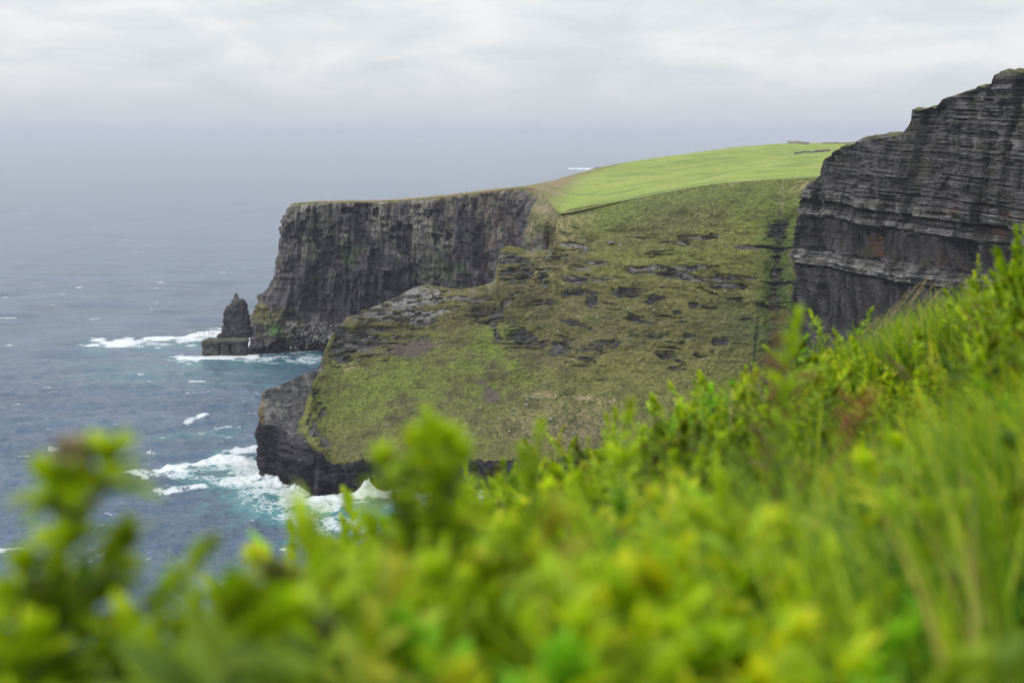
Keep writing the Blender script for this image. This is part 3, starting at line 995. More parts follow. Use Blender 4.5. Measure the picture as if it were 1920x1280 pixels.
# ---- the sea ----
def sea_mat():
    m, nt = new_mat('sea_water')
    t = NT(nt)
    out = t.n('ShaderNodeOutputMaterial')
    g = t.n('ShaderNodeNewGeometry')
    pos = g.outputs['Position']
    foam = t.n('ShaderNodeAttribute', attribute_name='foam').outputs['Fac']
    teal = t.n('ShaderNodeAttribute', attribute_name='teal').outputs['Fac']
    pv = t.mapping(pos, (0.75, 1.0, 0.4))
    nA = t.noise(pv, .22, 9, .68, dist=.6)
    vor = t.n('ShaderNodeTexVoronoi', {'Vector': t.n('ShaderNodeVectorMath', {0: pv, 1: t.n('ShaderNodeVectorMath', {0: t.n('ShaderNodeTexNoise', {'Vector': pv, 'Scale': .3, 'Detail': 5}).outputs['Color'], 'Scale': 6.0}, operation='SCALE').outputs[0]}).outputs[0],
                                        'Scale': .30}, feature='DISTANCE_TO_EDGE').outputs[0]
    lace = t.m('SUBTRACT', 1.0, t.m('MULTIPLY', vor, 2.6, clamp=True))
    n = t.m('ADD', t.m('MULTIPLY', nA, .62), t.m('MULTIPLY', lace, .38))
    thr = t.m('SUBTRACT', 1.0, t.m('MULTIPLY', foam, .86))
    mask = t.n('ShaderNodeMapRange', {0: n, 1: t.m('SUBTRACT', thr, .10), 2: t.m('ADD', thr, .12), 3: 0.0, 4: 1.0}, interpolation_type='SMOOTHSTEP').outputs[0]
    nB = t.noise(t.mapping(pos, (1, 1, 0)), .012, 4, .6)
    deep = t.mixc(t.rng(nB, .35, .65, 0, 1), (.028, .064, .112, 1), (.060, .106, .172, 1))
    water = t.mixc(teal, deep, (.055, .215, .220, 1))
    mask = t.m('MULTIPLY', mask, t.m('ADD', .25, t.m('MULTIPLY', foam, .78), clamp=True))
    colr = t.mixc(mask, water, (.66, .70, .72, 1))
    w1 = t.noise(t.mapping(pos, (.5, .9, .3)), .28, 5, .62, dist=.4)
    w2 = t.noise(t.mapping(pos, (.7, 1.1, .3)), 1.1, 4, .6)
    w0 = t.noise(t.mapping(pos, (.45, .9, .3)), .085, 4, .6, dist=.5)
    h = t.m('ADD', t.m('ADD', t.m('MULTIPLY', w1, 1.0), t.m('MULTIPLY', w2, .28)), t.m('MULTIPLY', w0, 1.6))
    bp = t.n('ShaderNodeBump', {'Strength': 1.0, 'Distance': 2.1, 'Height': h})
    b = t.n('ShaderNodeBsdfPrincipled', {'Base Color': colr, 'IOR': 1.44, 'Normal': bp.outputs[0]})
    rg = t.m('ADD', .13, t.m('MULTIPLY', mask, .7))
    nt.links.new(rg, b.inputs['Roughness'])
    nt.links.new(b.outputs[0], out.inputs[0])
    return m


FOAM = [  # surveyed crests: polyline in photo pixels, half height in px, strength, jitter
    ([(180, 648), (230, 643), (290, 638), (340, 635), (395, 631), (418, 628)], 6, 1.0), ([(250, 642), (330, 638), (400, 634)], 9, .65),
    ([(150, 648), (260, 646)], 3, .55), ([(385, 629), (420, 626), (470, 628)], 7, .9),
    ([(345, 671), (380, 672), (430, 672), (475, 669)], 5, .95), ([(340, 668), (420, 676), (520, 673), (600, 677)], 7, .55), ([(480, 666), (540, 664), (600, 658)], 2.5, .8),
    ([(560, 670), (600, 668)], 3, .6), ([(470, 640), (466, 655)], 12, .8),
    ([(470, 905), (500, 908), (545, 917), (580, 930)], 13, 1.05), ([(450, 895), (510, 925), (575, 945), (620, 952)], 16, .72),
    ([(430, 900), (500, 945), (560, 968), (640, 985)], 14, .50), ([(585, 941), (650, 938), (690, 935), (760, 938), (830, 933), (900, 930)], 6, .95),
    ([(600, 952), (680, 950), (760, 950)], 14, .52), ([(560, 975), (640, 992), (700, 990)], 10, .60), ([(650, 1000), (720, 985), (790, 965)], 16, .45),
    ([(300, 886), (340, 880), (380, 870), (420, 862), (452, 866)], 6, .95), ([(320, 886), (400, 880), (460, 880)], 8, .55),
    ([(455, 850), (485, 845)], 9, .8), ([(460, 870), (485, 880)], 12, .7),
    ([(245, 887), (258, 892), (270, 897)], 4, .95), ([(262, 884), (300, 895), (335, 897)], 6, .62), ([(305, 926), (340, 926), (375, 918)], 5, .85), ([(330, 921), (372, 916)], 3, .8),
    ([(375, 900), (440, 905), (480, 915)], 9, .55), ([(270, 921), (295, 919)], 2.5, .7), ([(228, 938), (258, 938)], 3, .5),
    ([(350, 796), (362, 790), (378, 784)], 4, .95), ([(310, 818), (370, 815), (420, 806), (450, 806)], 3, .58), ([(405, 806), (450, 805)], 3, .8),
    ([(360, 714), (385, 713)], 2, .9), ([(255, 668), (275, 668)], 2, .9), ([(60, 676), (118, 676)], 2, .75), ([(0, 596), (28, 594)], 2.5, .8),
    ([(275, 528), (305, 528)], 2, .7), ([(172, 598), (185, 597)], 2, .8), ([(205, 503), (235, 502)], 1.5, .55), ([(95, 842), (120, 842)], 3, .85), ([(138, 834), (152, 832)], 3, .85),
    ([(278, 852), (284, 851)], 3, .8), ([(30, 400), (50, 398)], 1.5, .6), ([(0, 1030), (48, 1024)], 4, .7), ([(34, 1016), (46, 1020)], 3, .7),
    ([(350, 740), (390, 738)], 2, .7), ([(232, 563), (262, 562)], 1.5, .6),
    ([(1066, 316.5), (1090, 316.2), (1118, 316.6)], 1.2, .85), ([(1085, 317.5), (1120, 318.5)], .8, .7), ([(1098, 314.6), (1124, 313.8)], .6, .6),
]
TEAL = [([(440, 890), (520, 945), (640, 975), (760, 965)], 32, .8), ([(600, 955), (700, 965), (790, 960)], 26, .9), ([(360, 880), (450, 880), (485, 875)], 16, .7),
        ([(380, 905), (470, 900)], 14, .6), ([(180, 650), (300, 648), (420, 640)], 9, .45), ([(340, 680), (480, 680), (600, 676)], 10, .55), ([(200, 690), (400, 700), (480, 705)], 22, .25),
        ([(480, 662), (600, 662)], 6, .3), ([(300, 822), (440, 812)], 8, .4)]


def build_sea():
    pyr = np.concatenate([np.linspace(3400, 1250, 24, endpoint=False), np.linspace(1250, 252, 800, endpoint=False), [252, 250.5, 249, 248, 247.3, 246.7]])
    pxc = np.concatenate([-np.geomspace(5200, 60, 26), np.linspace(-55, 1330, 1080), np.linspace(1350, 2000, 40), np.geomspace(2060, 7000, 20)])
    rows = PZ(np.full(len(pyr), 960.0), pyr, 0.0)
    Yr = rows[:, 1]
    k = (pxc - 960) / FPX
    dist = np.sqrt(Yr**2 + CZ**2)
    depth = Yr * CT + CZ * ST
    X = depth[:, None] * k[None, :]
    Y = Yr[:, None] + 0 * X
    PX = pxc[None, :] + 0 * X
    PY = pyr[:, None] + 0 * X
    dY = np.abs(np.gradient(Yr))[:, None]
    foam = np.zeros_like(X)
    teal = np.zeros_like(X)
    Z = np.zeros_like(X)

    def amp(wl):
        return sstep(.0, 1.0, (wl / dY - 2.0) / 3.0)
    sw = fbm(X / 60, Y / 26, 0, 2, 301)
    Z += 1.1 * sw * amp(26)
    ch = ridged((X + .3 * Y) / 17, (Y - .25 * X) / 8.5, 0, 2, 302)
    Z += 1.1 * ch * amp(9)
    Z += .50 * fbm(X / 5, Y / 3, 0, 2, 303) * amp(4)

    def seg(pts, hw, arr, st, yk=1.0):
        P_ = np.array(pts, float)
        r0 = np.searchsorted(-pyr, -(P_[:, 1].max() + 3 * hw))
        r1 = np.searchsorted(-pyr, -(P_[:, 1].min() - 3 * hw))
        c0 = np.searchsorted(pxc, P_[:, 0].min() - 5 * hw)
        c1 = np.searchsorted(pxc, P_[:, 0].max() + 5 * hw)
        if r1 <= r0 or c1 <= c0:
            return
        a, b = PX[r0:r1, c0:c1], PY[r0:r1, c0:c1]
        wob = hw * .9 * fbm(X[r0:r1, c0:c1] / 9, Y[r0:r1, c0:c1] / 9, 0, 3, 304)
        best = np.full(a.shape, 1e9)
        for (x0, y0), (x1, y1) in zip(P_[:-1], P_[1:]):
            vx, vy = (x1 - x0), (y1 - y0)
            L = vx * vx + (3 * vy)**2 + 1e-6
            tt = np.clip(((a - x0) * vx + 9 * (b - y0) * vy) / L, 0, 1)
            dx, dy = (a - x0 - tt * vx) * .38, b - y0 - tt * vy
            best = np.minimum(best, np.sqrt(dx * dx + dy * dy))
        val = st * (1 - sstep(.25, 1.7, (best + wob) / hw))
        arr[r0:r1, c0:c1] = np.maximum(arr[r0:r1, c0:c1], val)
    for pts, hw, st in FOAM:
        small = hw <= 3 and pts[0][1] > 330
        seg(pts, hw * (.75 if small else 1), foam, st * (.74 if small else 1))
    for pts, hw, st in TEAL:
        seg(pts, hw, teal, st)
    # scattered small whitecaps over the open water
    rg = random.Random(5)
    for i in range(330):
        py = 262 + 900 * rg.random()**1.25
        px = rg.uniform(-40, 1000)
        w = rg.uniform(3, 11) * (.5 + (py - 243) / 600)
        st = rg.uniform(.40, .66)
        if py < 420:
            st *= .8
        seg([(px, py), (px + w, py - rg.uniform(-.02, .12) * w)], max(.6, rg.uniform(.45, 1.1) * (.5 + (py - 243) / 600)), foam, st)
    brk = np.clip(foam, 0, 1)
    Z += .9 * brk * amp(8) * (1 + .6 * fbm(X / 2.5, Y / 2.5, 0, 3, 305))
    # surf thrown up against the sea cliff
    for (cx, cy, hh, rr) in [(515, 903, 4.2, 6), (540, 910, 3.6, 6), (565, 922, 2.6, 5), (690, 934, 4.4, 3.6), (735, 938, 2.0, 5), (497, 903, 2.0, 4), (660, 938, 1.2, 6), (383, 630, 3, 10), (440, 626, 2.4, 8)]:
        c = PZ(cx, cy, 0.0)
        q = np.exp(-((X - c[0])**2 + (Y - c[1])**2) / rr**2)
        Z += hh * q * (1 + .5 * fbm(X / 1.6, Y / 1.6, 0, 3, 306))
        foam = np.maximum(foam, 1.15 * sstep(.15, .5, q))
    G = np.stack([X, Y, Z], -1)
    o = grid_obj('sea', G, sea_mat(), {'foam': np.clip(foam, 0, 1.1), 'teal': np.clip(teal, 0, 1)})
    tag(o, kind='structure')


build_sea()


# ---- sea stack, arch rock, reef ----
def rock_loft(name, prof, depth, cx0, Y0, seed, mat, colfn, nu=150, nv=110, amp=1.0, sq=3.0, blocky=1.0, smooth=True):
    """prof: (z, x_left, x_right) in metres about the rock's centre; depth: half thickness at foot"""
    pr = np.array(prof, float)
    zs = pr[:, 0]
    zz = np.linspace(zs[0], zs[-1], nv)
    xl, xr = np.interp(zz, zs, pr[:, 1]), np.interp(zz, zs, pr[:, 2])
    a = np.linspace(0, 2 * math.pi, nu, endpoint=False)[:, None]
    ca, sa = np.cos(a), np.sin(a)
    rr = (np.abs(ca)**sq + np.abs(sa)**sq)**(-1 / sq)
    cxv, rxv = (xl + xr) / 2, (xr - xl) / 2
    w0 = (pr[:, 2] - pr[:, 1]).max()
    ry = depth * np.clip(2 * rxv / w0, .05, 1)**.7
    X = cxv[None] + rr * ca * rxv[None]
    Y = rr * sa * ry[None] + 0 * X
    Z = zz[None] + 0 * X
    n = np.stack([ca + 0 * X, sa + 0 * X], -1)
    bed = np.floor(Z / 1.3)
    bo = cellrand(bed, np.floor(a * 3 + 3 * cellrand(bed, bed * 0, seed)), seed + 1)
    d = amp * (.9 * fbm(X / 5, Y / 5 + 9, Z / 9, 4, seed + 2) + .7 * ridged(X / 3.2, Y / 3.2, Z / 16, 2, seed + 3) + .35 * blocky * bo + .35 * fbm(X, Y, Z, 3, seed + 4))
    sc = np.minimum(1, rxv / 3.0)[None]
    d = d * sc
    G = np.stack([X + n[..., 0] * d, Y + n[..., 1] * d, Z + .4 * amp * fbm(X / 2, Y / 2, Z / 2, 2, seed + 5)], -1)
    top = G[:, -1].mean(0)
    G = np.concatenate([G, np.broadcast_to(top, (nu, 1, 3))], 1)
    col = colfn(G, bo)
    return grid_obj(name, G, mat, {'col': col}, closed_u=True, smooth=smooth)


def stack_col(G, bo):
    x, y, z = G[..., 0], G[..., 1], G[..., 2]
    c = lerp(C(.050, .046, .054), C(.10, .096, .096), sstep(-.3, .7, fbm(x / 3, y / 3, z / 2, 4, 411)))
    c = lerp(c, C(.15, .14, .12), sstep(.72, .95, z / z.max()) * sstep(-.3, .4, fbm(x / 2, y / 2, z / 4, 3, 412)) * .8)
    c = lerp(c, C(.026, .025, .027), 1 - sstep(1.5, 5, z))
    band = np.exp(-((z - 22.5 - .8 * fbm(x / 6, y / 6, 0, 2, 413)) / .45)**2)
    return lerp(c, C(.17, .16, .15), band * .6)


def m_per_px(Y):
    return Y / FPX


def build_stack():
    b = PZ(440, 637, 0.0)
    Y0 = float(b[1]) + 8
    mp = Y0 / FPX / CT
    zof = lambda py: float(P(440, py, Y0)[2])
    xof = lambda px: float(P(px, 600, Y0)[0])
    x0 = xof(445)
    pf = [(642, 408, 480), (634, 412, 474), (626, 417, 472), (615, 420, 471), (600, 421, 469), (588, 422, 465), (578, 425, 463), (573, 428, 462.5), (571, 436, 462), (563, 438.5, 457), (561, 440, 455),
          (560, 440.3, 449), (556.5, 441.0, 447.2), (550.5, 442.2, 445.4)]
    prof = [(zof(py) if i else -8.0, xof(a) - x0, xof(c) - x0) for i, (py, a, c) in enumerate(pf)]
    o = rock_loft('sea_stack', prof, 9.5, 0, 0, 401, M_FARROCK, stack_col, amp=.75, sq=5.0, nv=170, nu=200, blocky=2.6, smooth=False)
    o.location = (x0, Y0, 0)
    tag(o, 'dark pointed sea stack with a thin pinnacle rising from the surf', 'sea stack')
    # low ledge of rock at its seaward foot
    x1 = xof(423)
    prof = [(-8, xof(404) - x1, xof(440) - x1), (zof(632), xof(408) - x1, xof(438) - x1), (zof(626), xof(410) - x1, xof(436) - x1), (zof(624), xof(412) - x1, xof(430) - x1)]
    o = rock_loft('skerry', prof, 7, 0, 0, 421, M_FARROCK, stack_col, amp=.6, nu=80, nv=40)
    o.location = (x1, Y0 - 4, 0)
    tag(o, 'low flat dark skerry at the foot of the pointed sea stack', 'rock')


build_stack()


def build_arch_rock():
    b = PZ(425, 668, 0.0)
    Y0 = float(b[1]) + 5
    xof = lambda px: float(P(px, 650, Y0)[0])
    zof = lambda py: float(P(425, py, Y0)[2])
    x0 = xof(425)
    G_all, F_all, C_all, off = [], [], [], 0
    blocks = [  # px left top, px right top, px left foot, px right foot: blocks parted by two clefts, capped by one bed
        (380, 414.4, 382, 414.2, 441), (415.4, 432.2, 415.2, 432.6, 442), (434.6, 464, 434.8, 464.5, 443)]
    for (lt, rt, lf, rf, sd) in blocks:
        prof = [(-8, xof(lf) - x0 - 1, xof(rf) - x0 + .2), (0, xof(lf) - x0, xof(rf) - x0), (zof(653), xof(lt) - x0 + .2, xof(rt) - x0), (zof(641), xof(lt) - x0, xof(rt) - x0)]
        pr = np.array(prof)
        nu, nv = 110, 60
        zz = np.linspace(pr[0, 0], pr[-1, 0], nv)
        xl, xr = np.interp(zz, pr[:, 0], pr[:, 1]), np.interp(zz, pr[:, 0], pr[:, 2])
        a = np.linspace(0, 2 * math.pi, nu, endpoint=False)[:, None]
        rr = (np.abs(np.cos(a))**6 + np.abs(np.sin(a))**6)**(-1 / 6)
        X = (xl + xr)[None] / 2 + rr * np.cos(a) * (xr - xl)[None] / 2
        Y = rr * np.sin(a) * 5.5 + 0 * X
        Z = zz[None] + 0 * X
        bed = np.floor(Z / 1.1)
        d = .55 * fbm(X / 3, Y / 3, Z / 2, 4, sd) + .3 * cellrand(bed, bed * 0, sd + 3)
        inner = np.where(np.abs(np.cos(a)) > .95, .0 if (lt > 400 and rt < 460) else .5, 1)
        X2 = X + np.cos(a) * d * np.where(((np.cos(a) < 0) & (lt < 400)), 1, 0.06)
        Y2 = Y + np.sin(a) * d * 1.2
        G = np.stack([X2, Y2, Z], -1)
        G = np.concatenate([G, np.broadcast_to(G[:, -1].mean(0), (nu, 1, 3))], 1)
        G_all.append(G.reshape(-1, 3))
        F_all.append(grid_faces(nu, nv + 1, True) + off)
        off += nu * (nv + 1)
    # cap bed over the clefts
    nu, nv = 200, 30
    z0, z1 = zof(641.5), zof(636)
    a = np.linspace(0, 2 * math.pi, nu, endpoint=False)[:, None]
    rr = (np.abs(np.cos(a))**7 + np.abs(np.sin(a))**7)**(-1 / 7)
    xl, xr = xof(380) - x0, xof(466) - x0
    w = np.linspace(0, 1, nv)[None]
    X = (xl + xr) / 2 + rr * np.cos(a) * (xr - xl) / 2 * (1 - .05 * w**3)
    Y = rr * np.sin(a) * (6.2 - 1.0 * w**3)
    Z = z0 + (z1 - z0) * w + 0 * X
    d = .5 * fbm(X / 3, Y / 3, Z / 1.2, 4, 451)
    hgt = .8 * fbm(X / 6, Y / 6, 0, 3, 452) * w - 1.0 * w * sstep(-10, -18, X)
    G = np.stack([X + np.cos(a) * d, Y + np.sin(a) * d, Z + hgt], -1)
    cen = G[:, -1].mean(0)
    rings = [G]
    for f in (.8, .6, .4, .2, 0):
        q = cen + (G[:, -1] - cen) * f
        q[:, 2] = G[:, -1, 2].mean() + .35 + .8 * fbm(q[:, 0] / 4, q[:, 1] / 4, 0, 3, 453)
        rings.append(q[:, None])
    G = np.concatenate(rings, 1)
    G_all.append(G.reshape(-1, 3))
    F_all.append(grid_faces(nu, G.shape[1], True) + off)
    V = np.concatenate(G_all)
    x, y, z = V[:, 0], V[:, 1], V[:, 2]
    c = lerp(C(.052, .048, .052), C(.11, .105, .10), sstep(-.3, .7, fbm(x / 3, y / 3, z / 1.1, 4, 454)))
    c = lerp(c, C(.032, .034, .028), 1 - sstep(.5, 3, z))
    c = lerp(c, C(.10, .105, .055), sstep(z1 - 1.2, z1 + .2, z) * .6)
    o = mesh_obj('arch_rock', V, np.concatenate(F_all), 4, M_FARROCK, {'col': c})
    o.location = (x0, Y0, 0)
    tag(o, 'low dark slab of rock with narrow clefts standing in white surf', 'rock')
    # small stone in the gap
    x1 = float(P(471, 655, Y0)[0])
    o = rock_loft('skerry', [(-6, -3.2, 3.0), (0, -2.4, 2.6), (1.6, -1.6, 1.8), (3.0, -.6, .9)], 2.5, 0, 0, 461, M_FARROCK, stack_col, amp=.4, nu=50, nv=24)
    o.location = (x1, Y0 + 1, 0)
    tag(o, 'small black stone awash in the gap beside the slab', 'rock')


build_arch_rock()


def build_reef():
    b = PZ(1124, 316.5, 0.0)
    Yr = float(b[1])
    mp = Yr / FPX
    o = rock_loft('reef', [(-10, -30 * mp, 26 * mp), (0, -14 * mp, 22 * mp), (1.6 * mp, -9 * mp, 12 * mp), (3 * mp, -3 * mp, 4 * mp)], 25, 0, 0, 471, M_FARROCK, stack_col, amp=2.5, nu=60, nv=30)
    o.location = (float(b[0]), Yr, 0)
    tag(o, 'distant dark reef in breaking surf beyond the green hill', 'reef')


build_reef()


# ---- haze over the sea ----
def build_haze():
    m, nt = new_mat('sea_haze')
    t = NT(nt)
    out = t.n('ShaderNodeOutputMaterial')
    v = t.n('ShaderNodeVolumePrincipled', {'Color': (.725, .768, .90, 1), 'Density': HAZE_DENSITY, 'Anisotropy': 0.0})
    nt.links.new(v.outputs[0], out.inputs['Volume'])
    x0, x1, y0, y1, z0, z1 = -330000, 330000, -3000, 118000, -10.5, 188.0
    vs = np.array([(x, y, z) for x in (x0, x1) for y in (y0, y1) for z in (z0, z1)], float)
    fs = np.array([(0, 1, 3, 2), (4, 6, 7, 5), (0, 4, 5, 1), (2, 3, 7, 6), (0, 2, 6, 4), (1, 5, 7, 3)])
    o = mesh_obj('haze', vs, fs, 4, m, smooth=False)
    tag(o, kind='stuff')


HAZE_DENSITY = 0.00005
build_haze()


# ================================================================== OBJECTS ON THE HEADLAND
def on_grid(G, gx, gy, px, py):
    """surveyed point: the grid vertex that lies nearest to a photo pixel"""
    i = np.argmin((gx - px)**2 + (gy - py)**2)
    return G.reshape(-1, 3)[i]


M_STONE = attr_terrain_mat('weathered_stone', 1.2, 0.35, 0.6, bump_dist=0.2)


def rock_mesh(name, seed, size, mat=None, flat=.7, colour=(.17, .165, .155), top=(.27, .265, .25)):
    """angular boulder: a sphere grid cut by random planes"""
    rg = np.random.RandomState(seed)
    nu, nv = 20, 13
    a = np.linspace(0, 2 * math.pi, nu, endpoint=False)[:, None]
    b = np.linspace(-math.pi / 2, math.pi / 2, nv)[None]
    D = np.stack([np.cos(a) * np.cos(b), np.sin(a) * np.cos(b), np.sin(b) + 0 * a], -1)
    r = np.full(D.shape[:2], 1.25)
    for k in range(11):
        n = rg.normal(size=3)
        n /= np.linalg.norm(n)
        h = rg.uniform(.62, .95)
        c = (D * n).sum(-1)
        r = np.where(c > 1e-3, np.minimum(r, h / np.maximum(c, 1e-3)), r)
    V = D * r[..., None] * np.array([1, rg.uniform(.7, 1), flat]) * size
    V += .05 * size * np.stack([vnoise(V[..., 0] * 4 / size, V[..., 1] * 4 / size, V[..., 2] * 4 / size, seed + q) for q in range(3)], -1)
    nz = D[..., 2]
    col = lerp(C(*colour), C(*top), sstep(-.1, .7, nz + .4 * fbm(V[..., 0] / size * 3, V[..., 1] / size * 3, V[..., 2] / size * 3, 3, seed)))
    o = grid_obj(name, V, mat or M_STONE, {'col': col}, closed_u=True)
    return o


BOULD = [  # px, py, width px, label (None: one of the unremarkable ones)
    (1144, 457, 13, 'large pale square boulder alone on the upper grass slope'),
    (1000, 747, 7, 'topmost dark boulder of the cluster beside the dry grass streak'),
    (988, 750, 6, None), (986, 760, 7.5, 'flat dark boulder just below the topmost one of the cluster'),
    (966, 767, 7.5, 'rounded grey boulder at the left end of the slanting cluster'), (958, 769, 5, None),
    (903, 766, 7.5, 'lone grey boulder just below the bare grey soil patch'), (901, 804, 6.5, 'lone pale boulder low on the slope below the soil patch'),
    (870, 814, 5, None), (877, 814, 4.5, None), (890, 816, 6, None), (888, 832, 5, None), (898, 834, 6, None),
    (1012, 782, 6.5, 'pale boulder of the close pair right of the cluster'), (1017, 786, 6, None), (1033, 787, 8, 'long pale boulder lying right of the close pair'),
    (921, 791, 6, None), (955, 782, 4, None), (953, 792, 4, None), (955, 809, 6, None), (959, 777, 4, None), (979, 838, 6, None), (1010, 795, 5, None),
    (594, 780, 6, None), (630, 797, 4, None), (688, 788, 5, None), (693, 791, 5, None), (725, 797, 6, None), (633, 832, 5, None), (601, 745, 3.5, None),
    (670, 790, 4, None), (640, 860, 4, None), (884, 753, 5, None), (836, 754, 4, None), (1036, 688, 5, None), (660, 855, 4, None), (708, 820, 4, None),
    (1118, 803, 6, None), (1102, 800, 5, None), (1075, 812, 6, None), (1063, 801, 5, None), (810, 760, 4, None), (934, 640, 4, None), (1088, 792, 4, None), (950, 700, 3.5, None),
]


def build_boulders():
    protos = [rock_mesh('boulder', 500 + k, 1.0, flat=f) for k, f in enumerate((.62, .75, .5, .85))]
    used = set()
    for i, (px, py, w, lab) in enumerate(BOULD):
        p = on_grid(SLD, sld_px, sld_py, px, py)
        k = i % 4
        o = protos[k] if k not in used else protos[k].copy()
        if k in used:
            COL.objects.link(o)
        used.add(k)
        r = w * p[1] / FPX / 2.0
        o.scale = (r, r, r)
        o.rotation_euler = (0, 0, i * 2.1)
        o.location = (p[0], p[1] - .35 * r, p[2] + .30 * r)
        tag(o, lab or 'small grey boulder lying in the rough grass of the headland slope', 'boulder', 'boulders on the grass slope')


build_boulders()


def build_rubble():
    """talus at the foot of the far cliff: one uncountable field of stones"""
    rg = random.Random(9)
    fx, fy = proj(FARD)
    Fl = FARD.reshape(-1, 3)
    vis = np.where((fx.ravel() > 535) & (fx.ravel() < 650) & (fy.ravel() > 605) & (fy.ravel() < 662) & (Fl[:, 1] < 985))[0]
    base = rock_mesh('rubble_stone', 601, 1.0, flat=.7)
    me = base.data
    bv = np.zeros(len(me.vertices) * 3, np.float32)
    me.vertices.foreach_get('co', bv)
    bv = bv.reshape(-1, 3)
    bf = grid_faces(20, 13, True)
    bpy.data.objects.remove(base)
    V, F, Cc = [], [], []
    n = 0
    for i in range(420):
        p = Fl[rg.choice(vis)]
        r = rg.uniform(.35, 1.1) * (1.9 if rg.random() < .06 else 1)
        a = rg.uniform(0, 6.3)
        ca, sa = math.cos(a), math.sin(a)
        q = bv @ np.array([[ca, sa, 0], [-sa, ca, 0], [0, 0, 1]]) * r + p + np.array([0, -.3 * r, .2 * r])
        V.append(q)
        F.append(bf + n)
        Cc.append(np.tile(lerp(C(.09, .085, .085), C(.26, .25, .24), rg.random()**1.5), (len(q), 1)))
        n += len(q)
    o = mesh_obj('rubble', np.concatenate(V), np.concatenate(F), 4, M_STONE, {'col': np.concatenate(Cc)}, smooth=False)
    tag(o, kind='stuff')


build_rubble()


def box_wall(name, pts, h, th, mat, seed, colr, parent=None, top_noise=.15, zoff=-.4):
    """a rough stone wall following ground points"""
    P_ = np.array(pts, float)
    L = np.concatenate([[0], np.cumsum(np.linalg.norm(np.diff(P_, axis=0), axis=1))])
    n = max(8, int(L[-1] / .35))
    s = np.linspace(0, L[-1], n)
    c = np.stack([np.interp(s, L, P_[:, k]) for k in range(3)], -1)
    tg = np.gradient(c, axis=0)
    nn = np.stack([-tg[:, 1], tg[:, 0], 0 * tg[:, 0]], -1)
    nn /= np.linalg.norm(nn, axis=1, keepdims=True)
    ring = []
    for (a, b) in ((-.5, 0), (-.5, .25), (-.48, .5), (-.46, .75), (-.42, 1), (0, 1.02), (.42, 1), (.46, .5), (.5, 0)):
        q = c + nn * a * th
        hh = h * (1 + top_noise * fbm(s / 2.2, 0, 0, 3, seed)) if np.isscalar(h) else h
        q = q + np.stack([0 * s, 0 * s, zoff + (hh - zoff) * b], -1)
        ring.append(q)
    G = np.stack(ring, 1)
    G += .08 * np.stack([vnoise(G[..., 0] * 2.5, G[..., 1] * 2.5, G[..., 2] * 2.5, seed + k) for k in range(3)], -1)
    G = np.concatenate([np.broadcast_to(G[:1].mean(1, keepdims=True), (1,) + G.shape[1:]), G, np.broadcast_to(G[-1:].mean(1, keepdims=True), (1,) + G.shape[1:])], 0)
    x, y, z = G[..., 0], G[..., 1], G[..., 2]
    col = C(*colr) * (1 + .5 * fbm(x * 1.3, y * 1.3, z * 2, 3, seed + 9))[..., None]
    return grid_obj(name, G, mat, {'col': np.clip(col, .01, .6)}, parent=parent)


def plateau_pts(pix, sink=0.0):
    r = []
    for px, py in pix:
        p = on_grid(PLATD[:, :210], pl_px[:, :210], pl_py[:, :210], px, py).copy()
        p[2] -= sink
        r.append(p)
    return r


def build_ruin():
    p = plateau_pts([(1479, 270.0), (1498, 269.5), (1517, 269.3)])
    base = empty('stone_ruin', tuple(p[0]))
    loc = [np.array(q) - np.array(p[0]) for q in p]
    # two roofless ranges side by side, walls on all four sides
    m = p[0][1] / FPX
    w1, w2 = 19 * m, 19 * m
    hA, hB = 5.6 * m, 4.2 * m
    z1 = loc[1][2]
    A = [(0, 0, 0), (w1, 0, z1), (w1, 6, z1), (0, 6, 0), (0, 0, 0)]
    B = [(w1 + .4, 0, z1), (w1 + w2, 0, loc[2][2]), (w1 + w2, 6, loc[2][2]), (w1 + .4, 6, z1)]
    box_wall('wall', A, hA, .6, M_STONE, 701, (.30, .285, .27), parent=base, top_noise=.03, zoff=-2)
    box_wall('wall', B, hB, .6, M_STONE, 702, (.24, .225, .22), parent=base, top_noise=.05, zoff=-2)
    tag(base, 'roofless grey stone ruin on the crest of the bright green hill', 'ruin')


build_ruin()
o = box_wall('drystone_wall', plateau_pts([(1490, 289.5), (1500, 288.2), (1512, 287.2), (1525, 286.4), (1540, 285.4), (1556, 284)]), 1.35, 1.0, M_STONE, 711, (.14, .13, .13), top_noise=.4)
tag(o, 'dark low drystone wall crossing the green field toward the right cliff', 'stone wall')
o = box_wall('drystone_wall', plateau_pts([(1540, 268.6), (1555, 268.4), (1570, 268.2), (1590, 268.0), (1610, 267.5)]), 1.0, .8, M_STONE, 712, (.13, .125, .11), top_noise=.3)
tag(o, 'thin grey wall along the skyline of the green hill beyond the ruin', 'stone wall')


def simple_mat(name, col, rough=.7, metal=0.0):
    m, nt = new_mat(name)
    t = NT(nt)
    out = t.n('ShaderNodeOutputMaterial')
    g = t.n('ShaderNodeNewGeometry')
    n = t.noise(g.outputs['Position'], 6.0, 3)
    f = t.rng(n, .3, .7, .8, 1.2)
    c = t.n('ShaderNodeVectorMath', {0: tuple(col[:3]), 'Scale': f}, operation='SCALE').outputs[0]
    b = t.n('ShaderNodeBsdfPrincipled', {'Base Color': c, 'Roughness': rough, 'Metallic': metal})
    nt.links.new(b.outputs[0], out.inputs[0])
    return m


